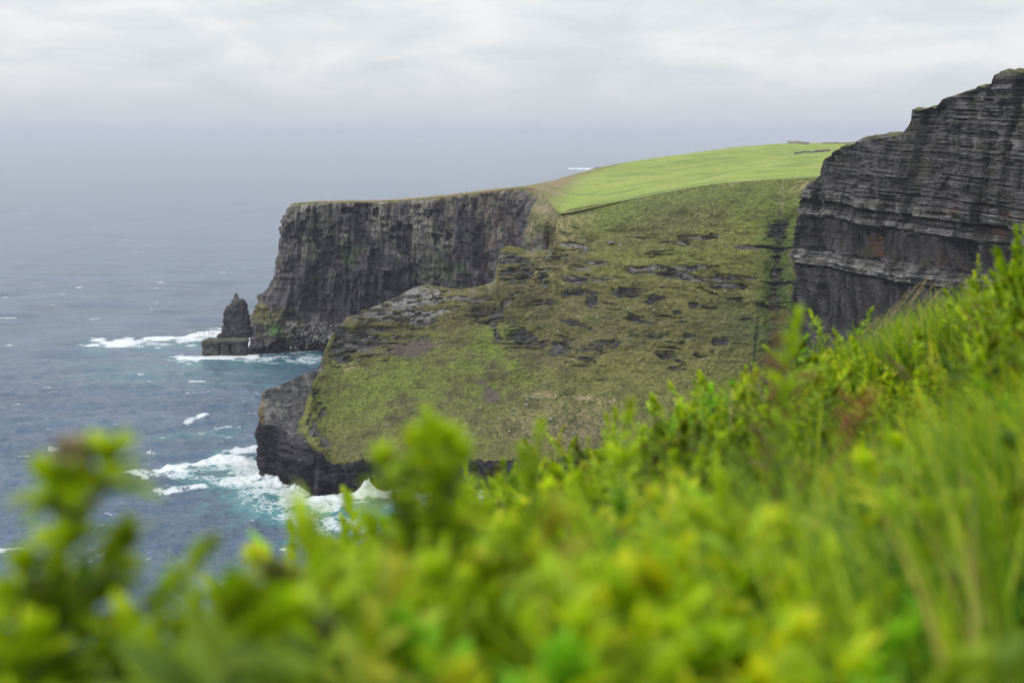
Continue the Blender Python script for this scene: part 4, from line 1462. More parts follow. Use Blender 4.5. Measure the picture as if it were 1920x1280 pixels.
def tube(pts, rad, sides=6):
    """swept tube as (verts, quads)"""
    P_ = np.array(pts, float)
    rad = np.broadcast_to(np.asarray(rad, float), (len(P_),))
    tg = np.gradient(P_, axis=0)
    tg /= np.maximum(np.linalg.norm(tg, axis=1, keepdims=True), 1e-9)
    ref = np.where(np.abs(tg[:, 2:3]) < .9, np.array([[0, 0, 1.0]]), np.array([[1.0, 0, 0]]))
    a = np.cross(tg, ref)
    a /= np.linalg.norm(a, axis=1, keepdims=True)
    b = np.cross(tg, a)
    an = np.linspace(0, 2 * math.pi, sides, endpoint=False)
    V = P_[:, None] + rad[:, None, None] * (np.cos(an)[None, :, None] * a[:, None] + np.sin(an)[None, :, None] * b[:, None])
    F = grid_faces(sides, len(P_), True)
    V = np.swapaxes(V, 0, 1)
    return V.reshape(-1, 3), F


def join(parts):
    V, F, n = [], [], 0
    for v, f in parts:
        V.append(v)
        F.append(f + n)
        n += len(v)
    return np.concatenate(V), np.concatenate(F)


def build_fence():
    mw = simple_mat('weathered_fence_wood', (.30, .29, .28))
    mr = simple_mat('fence_wire', (.33, .33, .34), .5, .6)
    e = RCT[:, 24]
    gx, gy = proj(e)
    idx = [int(np.argmin(np.abs(gx - q))) for q in (1868, 1880, 1892, 1904, 1916, 1930, 1946)]
    pts = e[idx]
    base = empty('cliff_top_fence', tuple(pts[0]))
    for q in pts:
        v, f = tube([q - pts[0] + np.array([0, 0, h]) for h in (-.3, .5, 1.0, 1.3)], (.09, .09, .085, .06), 6)
        mesh_obj('post', v, f, 4, mw, parent=base)
    for h in (.55, 1.1):
        v, f = tube([q - pts[0] + np.array([0, 0, h]) for q in pts], .035, 5)
        mesh_obj('rail', v, f, 4, mr, parent=base)
    tag(base, 'pale post and rail fence on top of the high dark cliff', 'fence')


build_fence()


def skin_body(name, verts, edges, radii, mat, parent=None):
    me = bpy.data.meshes.new(name)
    me.from_pydata(verts, edges, [])
    me.materials.append(mat)
    o = bpy.data.objects.new(name, me)
    COL.objects.link(o)
    if parent:
        o.parent = parent
    o.modifiers.new('skin', 'SKIN')
    if not me.skin_vertices:
        me.skin_vertices.new()
    for d, r in zip(me.skin_vertices[0].data, radii):
        d.radius = r
    me.skin_vertices[0].data[0].use_root = True
    s = o.modifiers.new('sub', 'SUBSURF')
    s.levels = s.render_levels = 2
    return o


def build_person(px, py, facing, jacket, label, stride):
    p = on_grid(FARD[:, :140], *[q[:, :140] for q in proj(FARD)], px, py)
    root = empty('person', (p[0], p[1] + 1.5, p[2] + .55), facing)
    skin = simple_mat('skin', (.45, .30, .23))
    s = stride
    # one continuous body: pelvis root, spine, head, arms with five fingers, legs
    v = [(0, 0, .95), (0, .0, 1.15), (0, -.01, 1.36), (0, 0, 1.47), (0, -.02, 1.56), (0, -.01, 1.70),
         (-.20, 0, 1.40), (-.25, .06 * s, 1.13), (-.23, -.10 * s, .90), (.20, 0, 1.40), (.25, -.06 * s, 1.13), (.23, .10 * s - .04, .90),
         (-.10, 0, .90), (-.11, -.10 * s, .50), (-.11, .06 * s, .09), (-.11, -.10 + .06 * s, .04),
         (.10, 0, .90), (.11, .06 * s, .50), (.11, .20 * s, .09), (.11, -.10 + .20 * s, .04)]
    e = [(0, 1), (1, 2), (2, 3), (3, 4), (4, 5), (2, 6), (6, 7), (7, 8), (2, 9), (9, 10), (10, 11), (0, 12), (12, 13), (13, 14), (14, 15), (0, 16), (16, 17), (17, 18), (18, 19)]
    r = [(.15, .11), (.14, .10), (.16, .11), (.06, .06), (.085, .10), (.075, .09), (.065,) * 2, (.05,) * 2, (.038,) * 2, (.065,) * 2, (.05,) * 2, (.038,) * 2,
         (.095,) * 2, (.065,) * 2, (.045,) * 2, (.04,) * 2, (.095,) * 2, (.065,) * 2, (.045,) * 2, (.04,) * 2]
    for hb in (8, 11):
        x0, y0, z0 = v[hb]
        for k, (dx, dz, ln) in enumerate(((-.024, -.05, .075), (-.008, -.055, .085), (.008, -.055, .08), (.022, -.05, .065), (.0, -.015, .06))):
            yy = y0 - (.03 if k == 4 else 0)
            v += [(x0 + dx, yy, z0 + dz), (x0 + dx * 1.1, yy - .015, z0 + dz - ln)]
            r += [(.011,) * 2, (.008,) * 2]
            e += [(hb, len(v) - 2), (len(v) - 2, len(v) - 1)]
    skin_body('body', v, e, r, skin, root)
    cj, ct = simple_mat('jacket_cloth', jacket), simple_mat('trouser_cloth', (.03, .032, .04))
    vj = [(0, 0, .86), (0, 0, 1.15), (0, -.01, 1.36), (0, 0, 1.45), (-.205, 0, 1.40), (-.255, .06 * s, 1.13), (-.235, -.09 * s, .95), (.205, 0, 1.40), (.255, -.06 * s, 1.13), (.235, .09 * s - .035, .95)]
    skin_body('jacket', vj, [(0, 1), (1, 2), (2, 3), (2, 4), (4, 5), (5, 6), (2, 7), (7, 8), (8, 9)],
              [(.19, .145), (.18, .135), (.19, .14), (.085, .085), (.085,) * 2, (.066,) * 2, (.055,) * 2, (.085,) * 2, (.066,) * 2, (.055,) * 2], cj, root)
    vt = [(0, 0, .93), (-.10, 0, .88), (-.11, -.10 * s, .50), (-.11, .06 * s, .11), (.10, 0, .88), (.11, .06 * s, .50), (.11, .20 * s, .11)]
    skin_body('trousers', vt, [(0, 1), (1, 2), (2, 3), (0, 4), (4, 5), (5, 6)], [(.165, .125), (.115,) * 2, (.085,) * 2, (.065,) * 2, (.115,) * 2, (.085,) * 2, (.065,) * 2], ct, root)
    hair = simple_mat('dark_hair', (.03, .022, .018))
    skin_body('hair', [(0, .02, 1.62), (0, .02, 1.71), (0, -.02, 1.755)], [(0, 1), (1, 2)], [(.09, .09), (.098, .11), (.07, .085)], hair, root)
    tag(root, label, 'person', 'hikers on the far cliff top')


build_person(864.5, 366.5, .6, (.020, .022, .03), 'hiker in dark clothes on the far cliff top, the left one', 1.0)
build_person(874.5, 364.5, -.4, (.035, .05, .085), 'hiker in a dark blue jacket on the far cliff top, the right one', .4)


def build_gull(px, py, Y, rz, roll, label):
    p = P(px, py, Y)
    root = empty('gull', tuple(p), rz)
    root.rotation_euler = (roll, .1, rz)
    mw = simple_mat('white_feathers', (.72, .72, .70))
    mg = simple_mat('grey_feathers', (.42, .43, .45))
    n = 12
    xs = np.linspace(-.28, .28, n)
    rad = .085 * np.sqrt(np.clip(1 - (xs / .285)**2, 0.02, 1)) * (1 - .3 * (xs > .1))
    v, f = tube([(x, 0, .02 * math.cos(x * 5)) for x in xs], rad, 8)
    mesh_obj('body', v, f, 4, mw, parent=root)
    for sg in (-1, 1):
        G = []
        for k in range(9):
            t_ = k / 8
            yw = sg * (.05 + .62 * t_)
            zc = .16 * math.sin(t_ * 2.2) - .02
            ch = .17 * (1 - t_**2 * .8)
            xc = .04 + .06 * math.sin(t_ * 3.1) - .10 * t_**2
            G.append([(xc + ch / 2, yw, zc), (xc, yw, zc + .018), (xc - ch / 2, yw, zc), (xc, yw, zc - .008), (xc + ch / 2, yw, zc)])
        grid_obj('wing', np.array(G), mg, parent=root)
    v, f = tube([(-.24, 0, 0), (-.33, 0, .0), (-.42, 0, .0)], (.05, .05, .04), 6)
    v[:, 2] *= .3
    mesh_obj('tail', v, f, 4, mw, parent=root)
    v, f = tube([(.27, 0, .03), (.31, 0, .025), (.34, 0, .01)], (.02, .014, .004), 6)
    mesh_obj('beak', v, f, 4, simple_mat('yellow_beak', (.5, .35, .05)), parent=root)
    tag(root, label, 'gull')


build_gull(814, 462.5, 560, 1.9, .5, 'white gull gliding in front of the far cliff face')
build_gull(1236, 506, 380, 2.4, .7, 'white gull gliding in front of the grey ledge on the slope')


# ================================================================== FOREGROUND BANK
SIL = np.array([(-900, 1500), (0, 1420), (350, 1400), (520, 1300), (600, 1190), (680, 1080), (760, 1010), (850, 965), (950, 925), (1050, 890), (1150, 850), (1250, 795), (1320, 760),
                (1400, 722), (1480, 684), (1560, 656), (1640, 628), (1700, 596), (1780, 562), (1850, 535), (1920, 515), (2300, 430), (2900, 380)], float)
DSIL = np.array([(-900, 2.0), (0, 2.0), (450, 2.4), (700, 4.5), (900, 6.0), (1300, 6.5), (1500, 7.2), (1700, 8.0), (1900, 6.5), (2900, 6.0)], float)


def canopy(px, d):
    """height of the vegetation's top, relative to the camera, over the photo column px at distance d"""
    ds = np.interp(px, DSIL[:, 0], DSIL[:, 1])
    zf = -(np.interp(px, SIL[:, 0], SIL[:, 1]) - HORIZON) / FPX * ds
    z1 = -(np.interp(px, [-900, 0, 180, 260, 400, 470, 700, 1200, 1500, 1700, 1920, 2900], [1310, 1310, 1330, 1420, 1430, 1310, 1240, 1290, 1360, 1390, 1390, 1390]) - HORIZON) / FPX
    t = (d - 1) / (ds - 1)
    z = z1 + (zf - z1) * np.clip(t, -.4, 1)
    z = z - .15 * sstep(1540, 1640, px) * (1 - sstep(1800, 1880, px)) * sstep(2.4, 3.2, d) * (1 - sstep(5.6, 6.4, d))
    return z, ds


def under(px, d):
    return .30 + .28 * np.exp(-((d - .8) / 1.0)**2)


def ground_z(px, d):
    z, ds = canopy(px, d)
    over = np.maximum(d - ds, 0)
    return z - under(px, d) - np.minimum(over * .5 + over**2 * .45, over * 1.6 + 2) - .8 * np.clip(.7 - d, 0, 1)


def px2x(px, d):
    return (np.asarray(px, float) - PW / 2) / FPX * d


def foliage_mat(name, trans=.35, rough=.55):
    m, nt = new_mat(name)
    t = NT(nt)
    out = t.n('ShaderNodeOutputMaterial')
    a = t.n('ShaderNodeAttribute', attribute_name='col')
    g = t.n('ShaderNodeNewGeometry')
    n = t.noise(g.outputs['Position'], 18.0, 3)
    f = t.rng(n, .3, .7, .78, 1.22)
    c = t.n('ShaderNodeVectorMath', {0: a.outputs['Color'], 'Scale': f}, operation='SCALE').outputs[0]
    b = t.n('ShaderNodeBsdfPrincipled', {'Base Color': c, 'Roughness': rough, 'Specular IOR Level': .35})
    c2 = t.n('ShaderNodeVectorMath', {0: c, 1: (1.22, 1.2, .4)}, operation='MULTIPLY').outputs[0]
    tr = t.n('ShaderNodeBsdfTranslucent', {'Color': c2})
    mx = t.n('ShaderNodeMixShader', {0: trans, 1: b.outputs[0], 2: tr.outputs[0]})
    nt.links.new(mx.outputs[0], out.inputs[0])
    return m


M_LEAF = foliage_mat('leaf', .42)
M_GRASS = foliage_mat('grass_blade', .48)
M_STEM = foliage_mat('plant_stem', .05)
M_DEAD = foliage_mat('dry_stalk', .08, .8)
M_BANK = attr_terrain_mat('bank_soil', 14.0, .4, .6, bump_dist=.03)

LIME, MIDG, DEEP, OLIVE = C(.385, .520, .010), C(.165, .300, .008), C(.024, .064, .005), C(.19, .23, .02)
STRAW, BROWN = C(.36, .28, .13), C(.11, .055, .03)


def leaf_batch(pos, dirv, length, width, col, droop=.4, fold=.25, rs=None):
    """many lance-shaped leaves at once: each 4 rows of 3 vertices"""
    rs = rs or np.random.RandomState(1)
    n = len(pos)
    dirv = dirv / np.linalg.norm(dirv, axis=1, keepdims=True)
    up = np.tile(np.array([0, 0, 1.0]), (n, 1)) + .25 * rs.normal(size=(n, 3))
    side = np.cross(dirv, up)
    side /= np.maximum(np.linalg.norm(side, axis=1, keepdims=True), 1e-6)
    nrm = np.cross(side, dirv)
    ts = np.array([0, .38, .74, 1.0])
    ws = np.array([.22, 1.0, .72, .04])
    V = np.zeros((n, 4, 3, 3))
    for i, (t, w) in enumerate(zip(ts, ws)):
        c = pos + dirv * (length * t)[:, None] - nrm * (length * droop * t * t * .5)[:, None]
        for j, q in enumerate((-1, 0, 1)):
            V[:, i, j] = c + side * (width * w * q * .5)[:, None] + nrm * (width * fold * abs(q) * w)[:, None]
    idx = np.arange(12).reshape(4, 3)
    q = []
    for i in range(3):
        for j in range(2):
            q.append([idx[i, j], idx[i, j + 1], idx[i + 1, j + 1], idx[i + 1, j]])
    F = (np.arange(n)[:, None, None] * 12 + np.array(q)[None]).reshape(-1, 4)
    cc = np.repeat(col, 12, axis=0).reshape(n, 4, 3, 3)
    cc = cc * np.array([.85, 1, 1.05, 1.1])[None, :, None, None]
    return V.reshape(-1, 3), F, cc.reshape(-1, 3)


def stem_curve(p0, p1, bend, n=14):
    t = np.linspace(0, 1, n)[:, None]
    p0, p1, bend = (np.array(a, float) for a in (p0, p1, bend))
    return p0 + (p1 - p0) * t + bend * (4 * t * (1 - t))


def shoot_leaves(curve, rs, dens=150.0, L=.036, W=.013, start=.1, tone=0.0, spread_=1.0, bare=0.0):
    """leaves spiralling up a stem and closing into a tuft at its tip"""
    seg = np.linalg.norm(np.diff(curve, axis=0), axis=1)
    cl = np.concatenate([[0], np.cumsum(seg)])
    tot = cl[-1]
    n = max(10, int(tot * dens))
    s = np.sort(rs.uniform(start, 1, n)**.85)
    s = np.concatenate([s, rs.uniform(.93, 1.0, 14)])
    n = len(s)
    p = np.stack([np.interp(s * tot, cl, curve[:, k]) for k in range(3)], -1)
    tg = np.stack([np.interp(s * tot, cl, np.gradient(curve[:, k], cl)) for k in range(3)], -1)
    tg /= np.linalg.norm(tg, axis=1, keepdims=True)
    a = np.arange(n) * 2.39996 + rs.uniform(0, 6) + rs.normal(size=n) * .3
    ref = np.cross(tg, np.array([.3, .9, .1]))
    ref /= np.linalg.norm(ref, axis=1, keepdims=True)
    b = np.cross(tg, ref)
    rad = np.cos(a)[:, None] * ref + np.sin(a)[:, None] * b
    tip = sstep(.72, 1.0, s)
    open_ = (1.05 - .75 * tip + rs.normal(size=n) * .18) * spread_
    d = tg * np.cos(open_)[:, None] + rad * np.sin(open_)[:, None]
    ln = L * (.75 + .5 * rs.rand(n)) * (1.05 - .45 * tip) * (.6 + .4 * sstep(start, start + .25, s))
    wd = W * (.8 + .4 * rs.rand(n)) * (1 - .25 * tip)
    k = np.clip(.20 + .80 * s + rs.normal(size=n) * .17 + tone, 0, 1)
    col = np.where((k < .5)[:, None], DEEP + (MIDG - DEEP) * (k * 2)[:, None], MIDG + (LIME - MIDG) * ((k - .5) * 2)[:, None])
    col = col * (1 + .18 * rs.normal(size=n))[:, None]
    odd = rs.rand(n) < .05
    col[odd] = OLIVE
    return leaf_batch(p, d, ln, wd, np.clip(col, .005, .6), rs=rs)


def merge_leaf(parts):
    V, F, Cc, n = [], [], [], 0
    for v, f, c in parts:
        V.append(v)
        F.append(f + n)
        Cc.append(c)
        n += len(v)
    return np.concatenate(V), np.concatenate(F), np.concatenate(Cc)


def stem_obj(curves, radii, parent, col=(.10, .13, .02), name='stem', mat=None):
    v, f = join([tube(c, np.linspace(r, r * .5, len(c)), 6) for c, r in zip(curves, radii)])
    cc = np.tile(np.array(col, float), (len(v), 1))
    cc = cc * (1 + .25 * fbm(v[:, 0] * 60, v[:, 1] * 60, v[:, 2] * 60, 2, 5))[:, None]
    return mesh_obj(name, v, f, 4, mat or M_STEM, {'col': cc}, parent=parent)


def build_bank():
    pxs = np.concatenate([np.linspace(-900, 2900, 300), np.geomspace(2960, 16000, 60)])
    ds = np.concatenate([np.linspace(.25, 9, 130), np.geomspace(9.2, 120, 60)])
    PXg, Dg = np.meshgrid(pxs, ds, indexing='ij')
    Zr = ground_z(PXg, Dg)
    X, Y = px2x(PXg, Dg), Dg
    Z = CZ + np.maximum(Zr, -CZ - 3) + .035 * fbm(X * 4, Y * 4, 0, 3, 801) * np.minimum(Dg / 1.5, 1)
    G = np.stack([X, Y, Z], -1)
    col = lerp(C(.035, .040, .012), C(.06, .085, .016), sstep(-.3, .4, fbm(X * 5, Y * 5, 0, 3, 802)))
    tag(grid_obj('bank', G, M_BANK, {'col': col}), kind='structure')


build_bank()


def W3(px, d, zrel):
    return np.stack([px2x(px, d), np.asarray(d, float) + 0 * np.asarray(px, float), CZ + np.asarray(zrel, float)], -1)


def zrel_of(py, d):
    """height below the camera seen at photo row py, distance d"""
    return P(960, py, d)[..., 2] - CZ


def patchy(px, d, seed, sc=1.0):
    x = px2x(px, d)
    return fbm(x * 2.2 * sc, d * 1.5 * sc, 0, 3, seed)


def tuft_template(seed, n, h, L, W):
    rs = np.random.RandomState(seed)
    c = stem_curve((0, 0, 0), (rs.normal() * .02, rs.normal() * .02, h), (.02, 0, 0))
    return shoot_leaves(c, rs, n / h, L, W, .02, .0, 1.0)


def build_undergrowth():
    """low leafy ground cover that nobody could count: tufts crowding over one another"""
    rs = np.random.RandomState(21)
    temps = [tuft_template(300 + k, 26 if k < 6 else 44, .17, L, W) for k, (L, W) in enumerate([(.040, .017), (.034, .014), (.048, .015), (.060, .026), (.030, .014), (.046, .013), (.026, .009), (.030, .008)])]
    n = 6000
    d = 0.95 + 7.6 * rs.rand(n)**1.5
    px = rs.uniform(-250, 2150, n)
    z, ds = canopy(px, d)
    keep = d < ds + .4
    gz = (((px > 1420 + 170 * patchy(px, d, 822)) & (d > np.where(px > 1560, .9, 1.25)) & (d < 3.1)) | ((d > 6.3) & (px > 1600) & (px < 1870)) | ((d > 5) & (px > 1300) & (px < 1430)))
    keep &= ~(gz & (rs.rand(n) < .93))
    keep &= ~((px < 640) & (rs.rand(n) < .5)) & ~((px > 190) & (px < 450) & (rs.rand(n) < .75))
    px, d = px[keep], d[keep]
    de = rs.uniform(.5, 6.3, 2400)                     # the bank goes on to the right of the frame
    xe = rs.uniform(.44 * de, 4.6)
    px, d = np.concatenate([px, PW / 2 + xe / de * FPX]), np.concatenate([d, de])
    z, ds = canopy(px, d)
    h = under(px, d)
    lump = patchy(px, d, 811, 1.4)
    tone = patchy(px, d, 812, .7)
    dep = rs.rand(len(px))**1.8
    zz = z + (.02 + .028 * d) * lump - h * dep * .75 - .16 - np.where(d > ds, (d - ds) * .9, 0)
    parts = []
    for i in range(len(px)):
        v, f, c = temps[rs.randint(6)] if d[i] < 2.4 else temps[(1, 4, 6, 7)[rs.randint(4)]]
        a = rs.uniform(0, 6.3)
        tl = rs.normal(size=2) * .35
        sc = rs.uniform(.75, 1.35)
        ca, sa = math.cos(a), math.sin(a)
        q = v @ np.array([[ca, sa, 0], [-sa, ca, 0], [0, 0, 1]]) * sc
        q = q + q[:, 2:3] * np.array([tl[0], tl[1], 0])
        q = q + W3(px[i], d[i], zz[i])
        t = .88 + 1.0 * tone[i] + .25 * rs.normal() - .5 * dep[i]  # buried tufts coloured darker, painting the shade in the gaps
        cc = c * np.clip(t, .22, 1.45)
        r = rs.rand()
        if r < .10:
            cc = cc * np.array([1.25, 1.0, 2.2]) * .85 + np.array([.03, .02, .02])
        elif r < .17:
            cc = cc * np.array([.62, .92, 1.6])
        elif r < .20 and d[i] > 1.7:
            cc = np.tile(STRAW * .55, (len(c), 1)) * rs.uniform(.6, 1.2)
        parts.append((q, f, cc))
    V, F, cc = merge_leaf(parts)
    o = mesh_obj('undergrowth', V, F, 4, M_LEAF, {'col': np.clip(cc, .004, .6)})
    tag(o, kind='stuff')


def blades(px, d, base, length, lean, col, width, rs, curl=1.0):
    n = len(px)
    b = W3(px, d, base)
    nseg = 5
    t = np.linspace(0, 1, nseg + 1)
    ld = lean / np.maximum(np.linalg.norm(lean, axis=1, keepdims=True), 1e-6)
    sd = np.stack([-ld[:, 1], ld[:, 0], 0 * ld[:, 0]], -1) + .4 * rs.normal(size=(n, 3))
    sd[:, 2] = 0
    sd /= np.linalg.norm(sd, axis=1, keepdims=True)
    V = np.zeros((n, nseg + 1, 2, 3))
    la = np.linalg.norm(lean, axis=1)
    for i, q in enumerate(t):
        ang = la * q * curl
        hgt = length * np.where(la > 1e-3, np.sin(la * q) / np.maximum(la, 1e-3), q)
        out = length * (1 - np.cos(la * q)) / np.maximum(la, 1e-3)
        c = b + ld * out[:, None]
        c[:, 2] += hgt
        w = width * (1 - q**1.8) * .5 + .0003
        V[:, i, 0] = c - sd * w[:, None]
        V[:, i, 1] = c + sd * w[:, None]
    idx = np.arange((nseg + 1) * 2).reshape(nseg + 1, 2)
    q = np.array([[idx[i, 0], idx[i, 1], idx[i + 1, 1], idx[i + 1, 0]] for i in range(nseg)])
    F = (np.arange(n)[:, None, None] * ((nseg + 1) * 2) + q[None]).reshape(-1, 4)
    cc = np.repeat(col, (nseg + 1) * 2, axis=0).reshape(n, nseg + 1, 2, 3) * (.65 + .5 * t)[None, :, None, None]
    return V.reshape(-1, 3), F, cc.reshape(-1, 3)


def build_grass():
    rs = np.random.RandomState(31)
    parts = []
    n = 52000
    d = 1.15 + 7.4 * rs.rand(n)**1.15
    px = rs.uniform(1150, 2150, n)
    z, ds = canopy(px, d)
    dens = sstep(1300, 1500, px + 170 * patchy(px, d, 822)) * (.25 + .75 * sstep(-.35, .25, patchy(px, d, 821))) * (1 - .88 * sstep(2.9, 3.4, d))
    dens = np.where((px > 1310) & (px < 1425) & (d > 5.0), .9, dens)
    dens = np.where((px > 1600) & (px < 1870) & (d > 6.2), 1.0, dens)
    keep = (rs.rand(n) < dens) & (d < ds + .25)
    px, d = px[keep], d[keep]
    n = len(px)
    z, ds = canopy(px, d)
    h = under(px, d)
    ln = h * rs.uniform(.7, 1.32, n) * np.where(d > 5.5, 1.05, 1)
    th = rs.normal(2.6, .9, n)                      # the wind lays the blades to the left
    la = rs.uniform(.2, 1.7, n)
    lean = np.stack([np.cos(th) * la, np.sin(th) * la, 0 * la], -1)
    k = np.clip(.5 + .6 * patchy(px, d, 823, 2.2) + .28 * rs.normal(size=n), 0, 1)
    col = C(.055, .165, .005) + (C(.430, .520, .010) - C(.055, .165, .005)) * k[:, None]
    odd = rs.rand(n)
    col[odd < .07] = C(.28, .24, .05)
    col[odd < .025] = STRAW
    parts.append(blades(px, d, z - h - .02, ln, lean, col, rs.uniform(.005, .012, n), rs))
    n = 16000
    d = rs.uniform(.4, 6.3, n)
    px = PW / 2 + rs.uniform(.44 * d, 4.8) / d * FPX
    z, ds = canopy(px, d)
    h = under(px, d)
    th = rs.normal(2.6, .9, n)
    la = rs.uniform(.2, 1.7, n)
    lean = np.stack([np.cos(th) * la, np.sin(th) * la, 0 * la], -1)
    k = np.clip(.45 + .3 * rs.normal(size=n), 0, 1)
    col = C(.055, .165, .005) + (C(.430, .520, .010) - C(.055, .165, .005)) * k[:, None]
    parts.append(blades(px, d, z - h - .02, h * rs.uniform(.7, 1.32, n), lean, col, rs.uniform(.005, .012, n), rs))
    # a few broad blades close to the lens in the lower right
    n = 650
    d = rs.uniform(1.05, 1.75, n)
    px = rs.uniform(1420, 2050, n)
    z, ds = canopy(px, d)
    th = rs.normal(2.8, .7, n)
    la = rs.uniform(.5, 2.0, n)
    lean = np.stack([np.cos(th) * la, np.sin(th) * la, 0 * la], -1)
    k = rs.rand(n)
    col = C(.05, .16, .006) + (C(.36, .46, .02) - C(.05, .16, .006)) * k[:, None]
    col[rs.rand(n) < .08] = C(.42, .36, .14)
    parts.append(blades(px, d, z - .36, rs.uniform(.3, .58, n), lean, col, rs.uniform(.007, .014, n), rs))
    # thin scatter of grass among the leafy plants
    n = 9000
    d = .9 + 6 * rs.rand(n)**1.3
    px = rs.uniform(-100, 1300, n)
    z, ds = canopy(px, d)
    keep = (d < ds + .2) & ~((px < 620) & (d > 1.6)) & (px > 430) & (d > 1.1)
    px, d = px[keep], d[keep]
    n = len(px)
    z, ds = canopy(px, d)
    h = under(px, d)
    th = rs.normal(2.4, 1.2, n)
    la = rs.uniform(.1, 1.1, n)
    lean = np.stack([np.cos(th) * la, np.sin(th) * la, 0 * la], -1)
    col = np.where((rs.rand(n) < .2)[:, None], C(.30, .24, .08), C(.20, .30, .012)) * (1 + .2 * rs.normal(size=n))[:, None]
    parts.append(blades(px, d, z - h, h * rs.uniform(.7, 1.12, n), lean, col, rs.uniform(.002, .004, n), rs))
    V, F, cc = merge_leaf(parts)
    o = mesh_obj('grass', V, F, 4, M_GRASS, {'col': np.clip(cc, .004, .6)})
    tag(o, kind='stuff')


build_undergrowth()
build_grass()


# ---- individual leafy shoots ----
def make_shoot(name, seed, h, L, W, dens=150, tone=0.0, bend=(.02, 0, 0), spread_=1.0):
    rs = np.random.RandomState(seed)
    root = empty(name, (0, 0, 0))
    c = stem_curve((0, 0, 0), (rs.normal() * .015, rs.normal() * .015, h), bend)
    stem_obj([c], [.0035], root)
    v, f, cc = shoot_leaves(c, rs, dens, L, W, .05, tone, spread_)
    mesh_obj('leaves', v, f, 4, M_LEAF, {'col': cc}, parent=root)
    return root


def copy_tree(o, parent=None):
    c = o.copy()
    COL.objects.link(c)
    c.parent = parent
    for ch in list(o.children):
        k = ch.copy()
        COL.objects.link(k)
        k.parent = c
    return c


SHOOT_H = .40


def build_shoots():
    rs = np.random.RandomState(41)
    protos = [make_shoot('leafy_shoot', 900 + k, SHOOT_H, L, W, dn, tn, bd, sp) for k, (L, W, dn, tn, bd, sp) in enumerate([
        (.036, .014, 190, .06, (.02, .0, 0), 1.0), (.042, .012, 170, .0, (-.02, .01, 0), .85), (.030, .013, 230, .10, (.01, .02, 0), 1.1),
        (.046, .016, 150, -.06, (-.015, -.01, 0), .9), (.034, .011, 220, .03, (.03, 0, 0), .75)])]
    used = set()

    def put(px, py, d, k, lab, grp, s=1.0, tilt=(0, 0), rz=0.0):
        o = protos[k] if k not in used else copy_tree(protos[k])
        used.add(k)
        top = P(px, py, d)
        o.scale = (s, s, s)
        o.rotation_euler = (tilt[0], tilt[1], rz)
        hh = SHOOT_H * s
        off = np.array([math.sin(tilt[1]) * hh, -math.sin(tilt[0]) * hh, math.cos(tilt[0]) * math.cos(tilt[1]) * hh])
        o.location = tuple(top - off)
        tag(o, lab, 'plant', grp)
    named = [
        (1052, 806, 1.75, 2, 'bright lime shoot rising above the bank, between the tall central plant and the grass', .9, (0, .05)),
        (985, 838, 1.8, 1, 'slender lime shoot leaning left just beside a taller bright one above the bank', .8, (0, -.35)),
        (1232, 768, 2.1, 0, 'broad bright shoot standing before the pale dry streak of the slope', 1.0, (0, .08)),
        (1508, 600, 1.9, 1, 'feathery lime shoot standing in front of the dark right cliff beside the rust brown stalk', .95, (0, .02)),
        (1572, 640, 6.6, 2, 'small crisp green sprout against the foot of the dark right cliff', 1.0, (0, 0)),
        (884, 932, 5.6, 0, 'small crisp sprig seen against the dark foot of the low sea cliff', 1.0, (0, 0)),
        (1412, 690, 6.4, 2, 'crisp little sprout at the edge of the bank below the green gully', .9, (0, .1)),
        (482, 1085, 1.05, 0, 'bright lime shoot in the lower left before the open water', 1.0, (0, -.1)),
        (655, 1030, 1.3, 1, 'leafy shoot rising over the water left of the tall central plant', 1.0, (0, -.15)),
    ]
    for px, py, d, k, lab, s, tl in named:
        put(px, py, d, k, lab, None, s, tl, rs.uniform(0, 6))
    grp = 'leafy shoots crowding the near bank'
    labs = 'leafy lime green shoot among its many likes crowding the near bank'
    for i in range(245):
        u = rs.rand()
        px = rs.uniform(600, 1960) if rs.rand() < .92 else rs.choice([rs.uniform(-60, 170), rs.uniform(450, 640)])
        d = 1.05 + 5.4 * rs.rand()**1.25
        z, ds = canopy(px, d)
        if d > ds + .1:
            d = 1.0 + rs.rand() * min(ds - 1.0, .7)
            z, ds = canopy(px, d)
        if px > 1450 and d < 3.2 and rs.rand() < .88:
            px = rs.uniform(650, 1420)
            z, ds = canopy(px, d)
            d = min(d, ds)
            z, ds = canopy(px, d)
        up = rs.uniform(-.02, .07)
        if px < 560:
            up = rs.uniform(-.02, .05)
        top_z = z + up
        py = PH / 2 + 0
        w = W3(px, d, top_z)
        ppx, ppy = proj(w)
        if px < 600:
            ppy = max(ppy, float(np.interp(px, [-60, 60, 200, 330, 420, 600], [1170, 1200, 1240, 1275, 1200, 1150])))
        put(float(ppx), float(ppy), d, int(rs.randint(5)), labs, grp, rs.uniform(.75, 1.15), (rs.normal() * .18, rs.normal() * .22), rs.uniform(0, 6))


build_shoots()


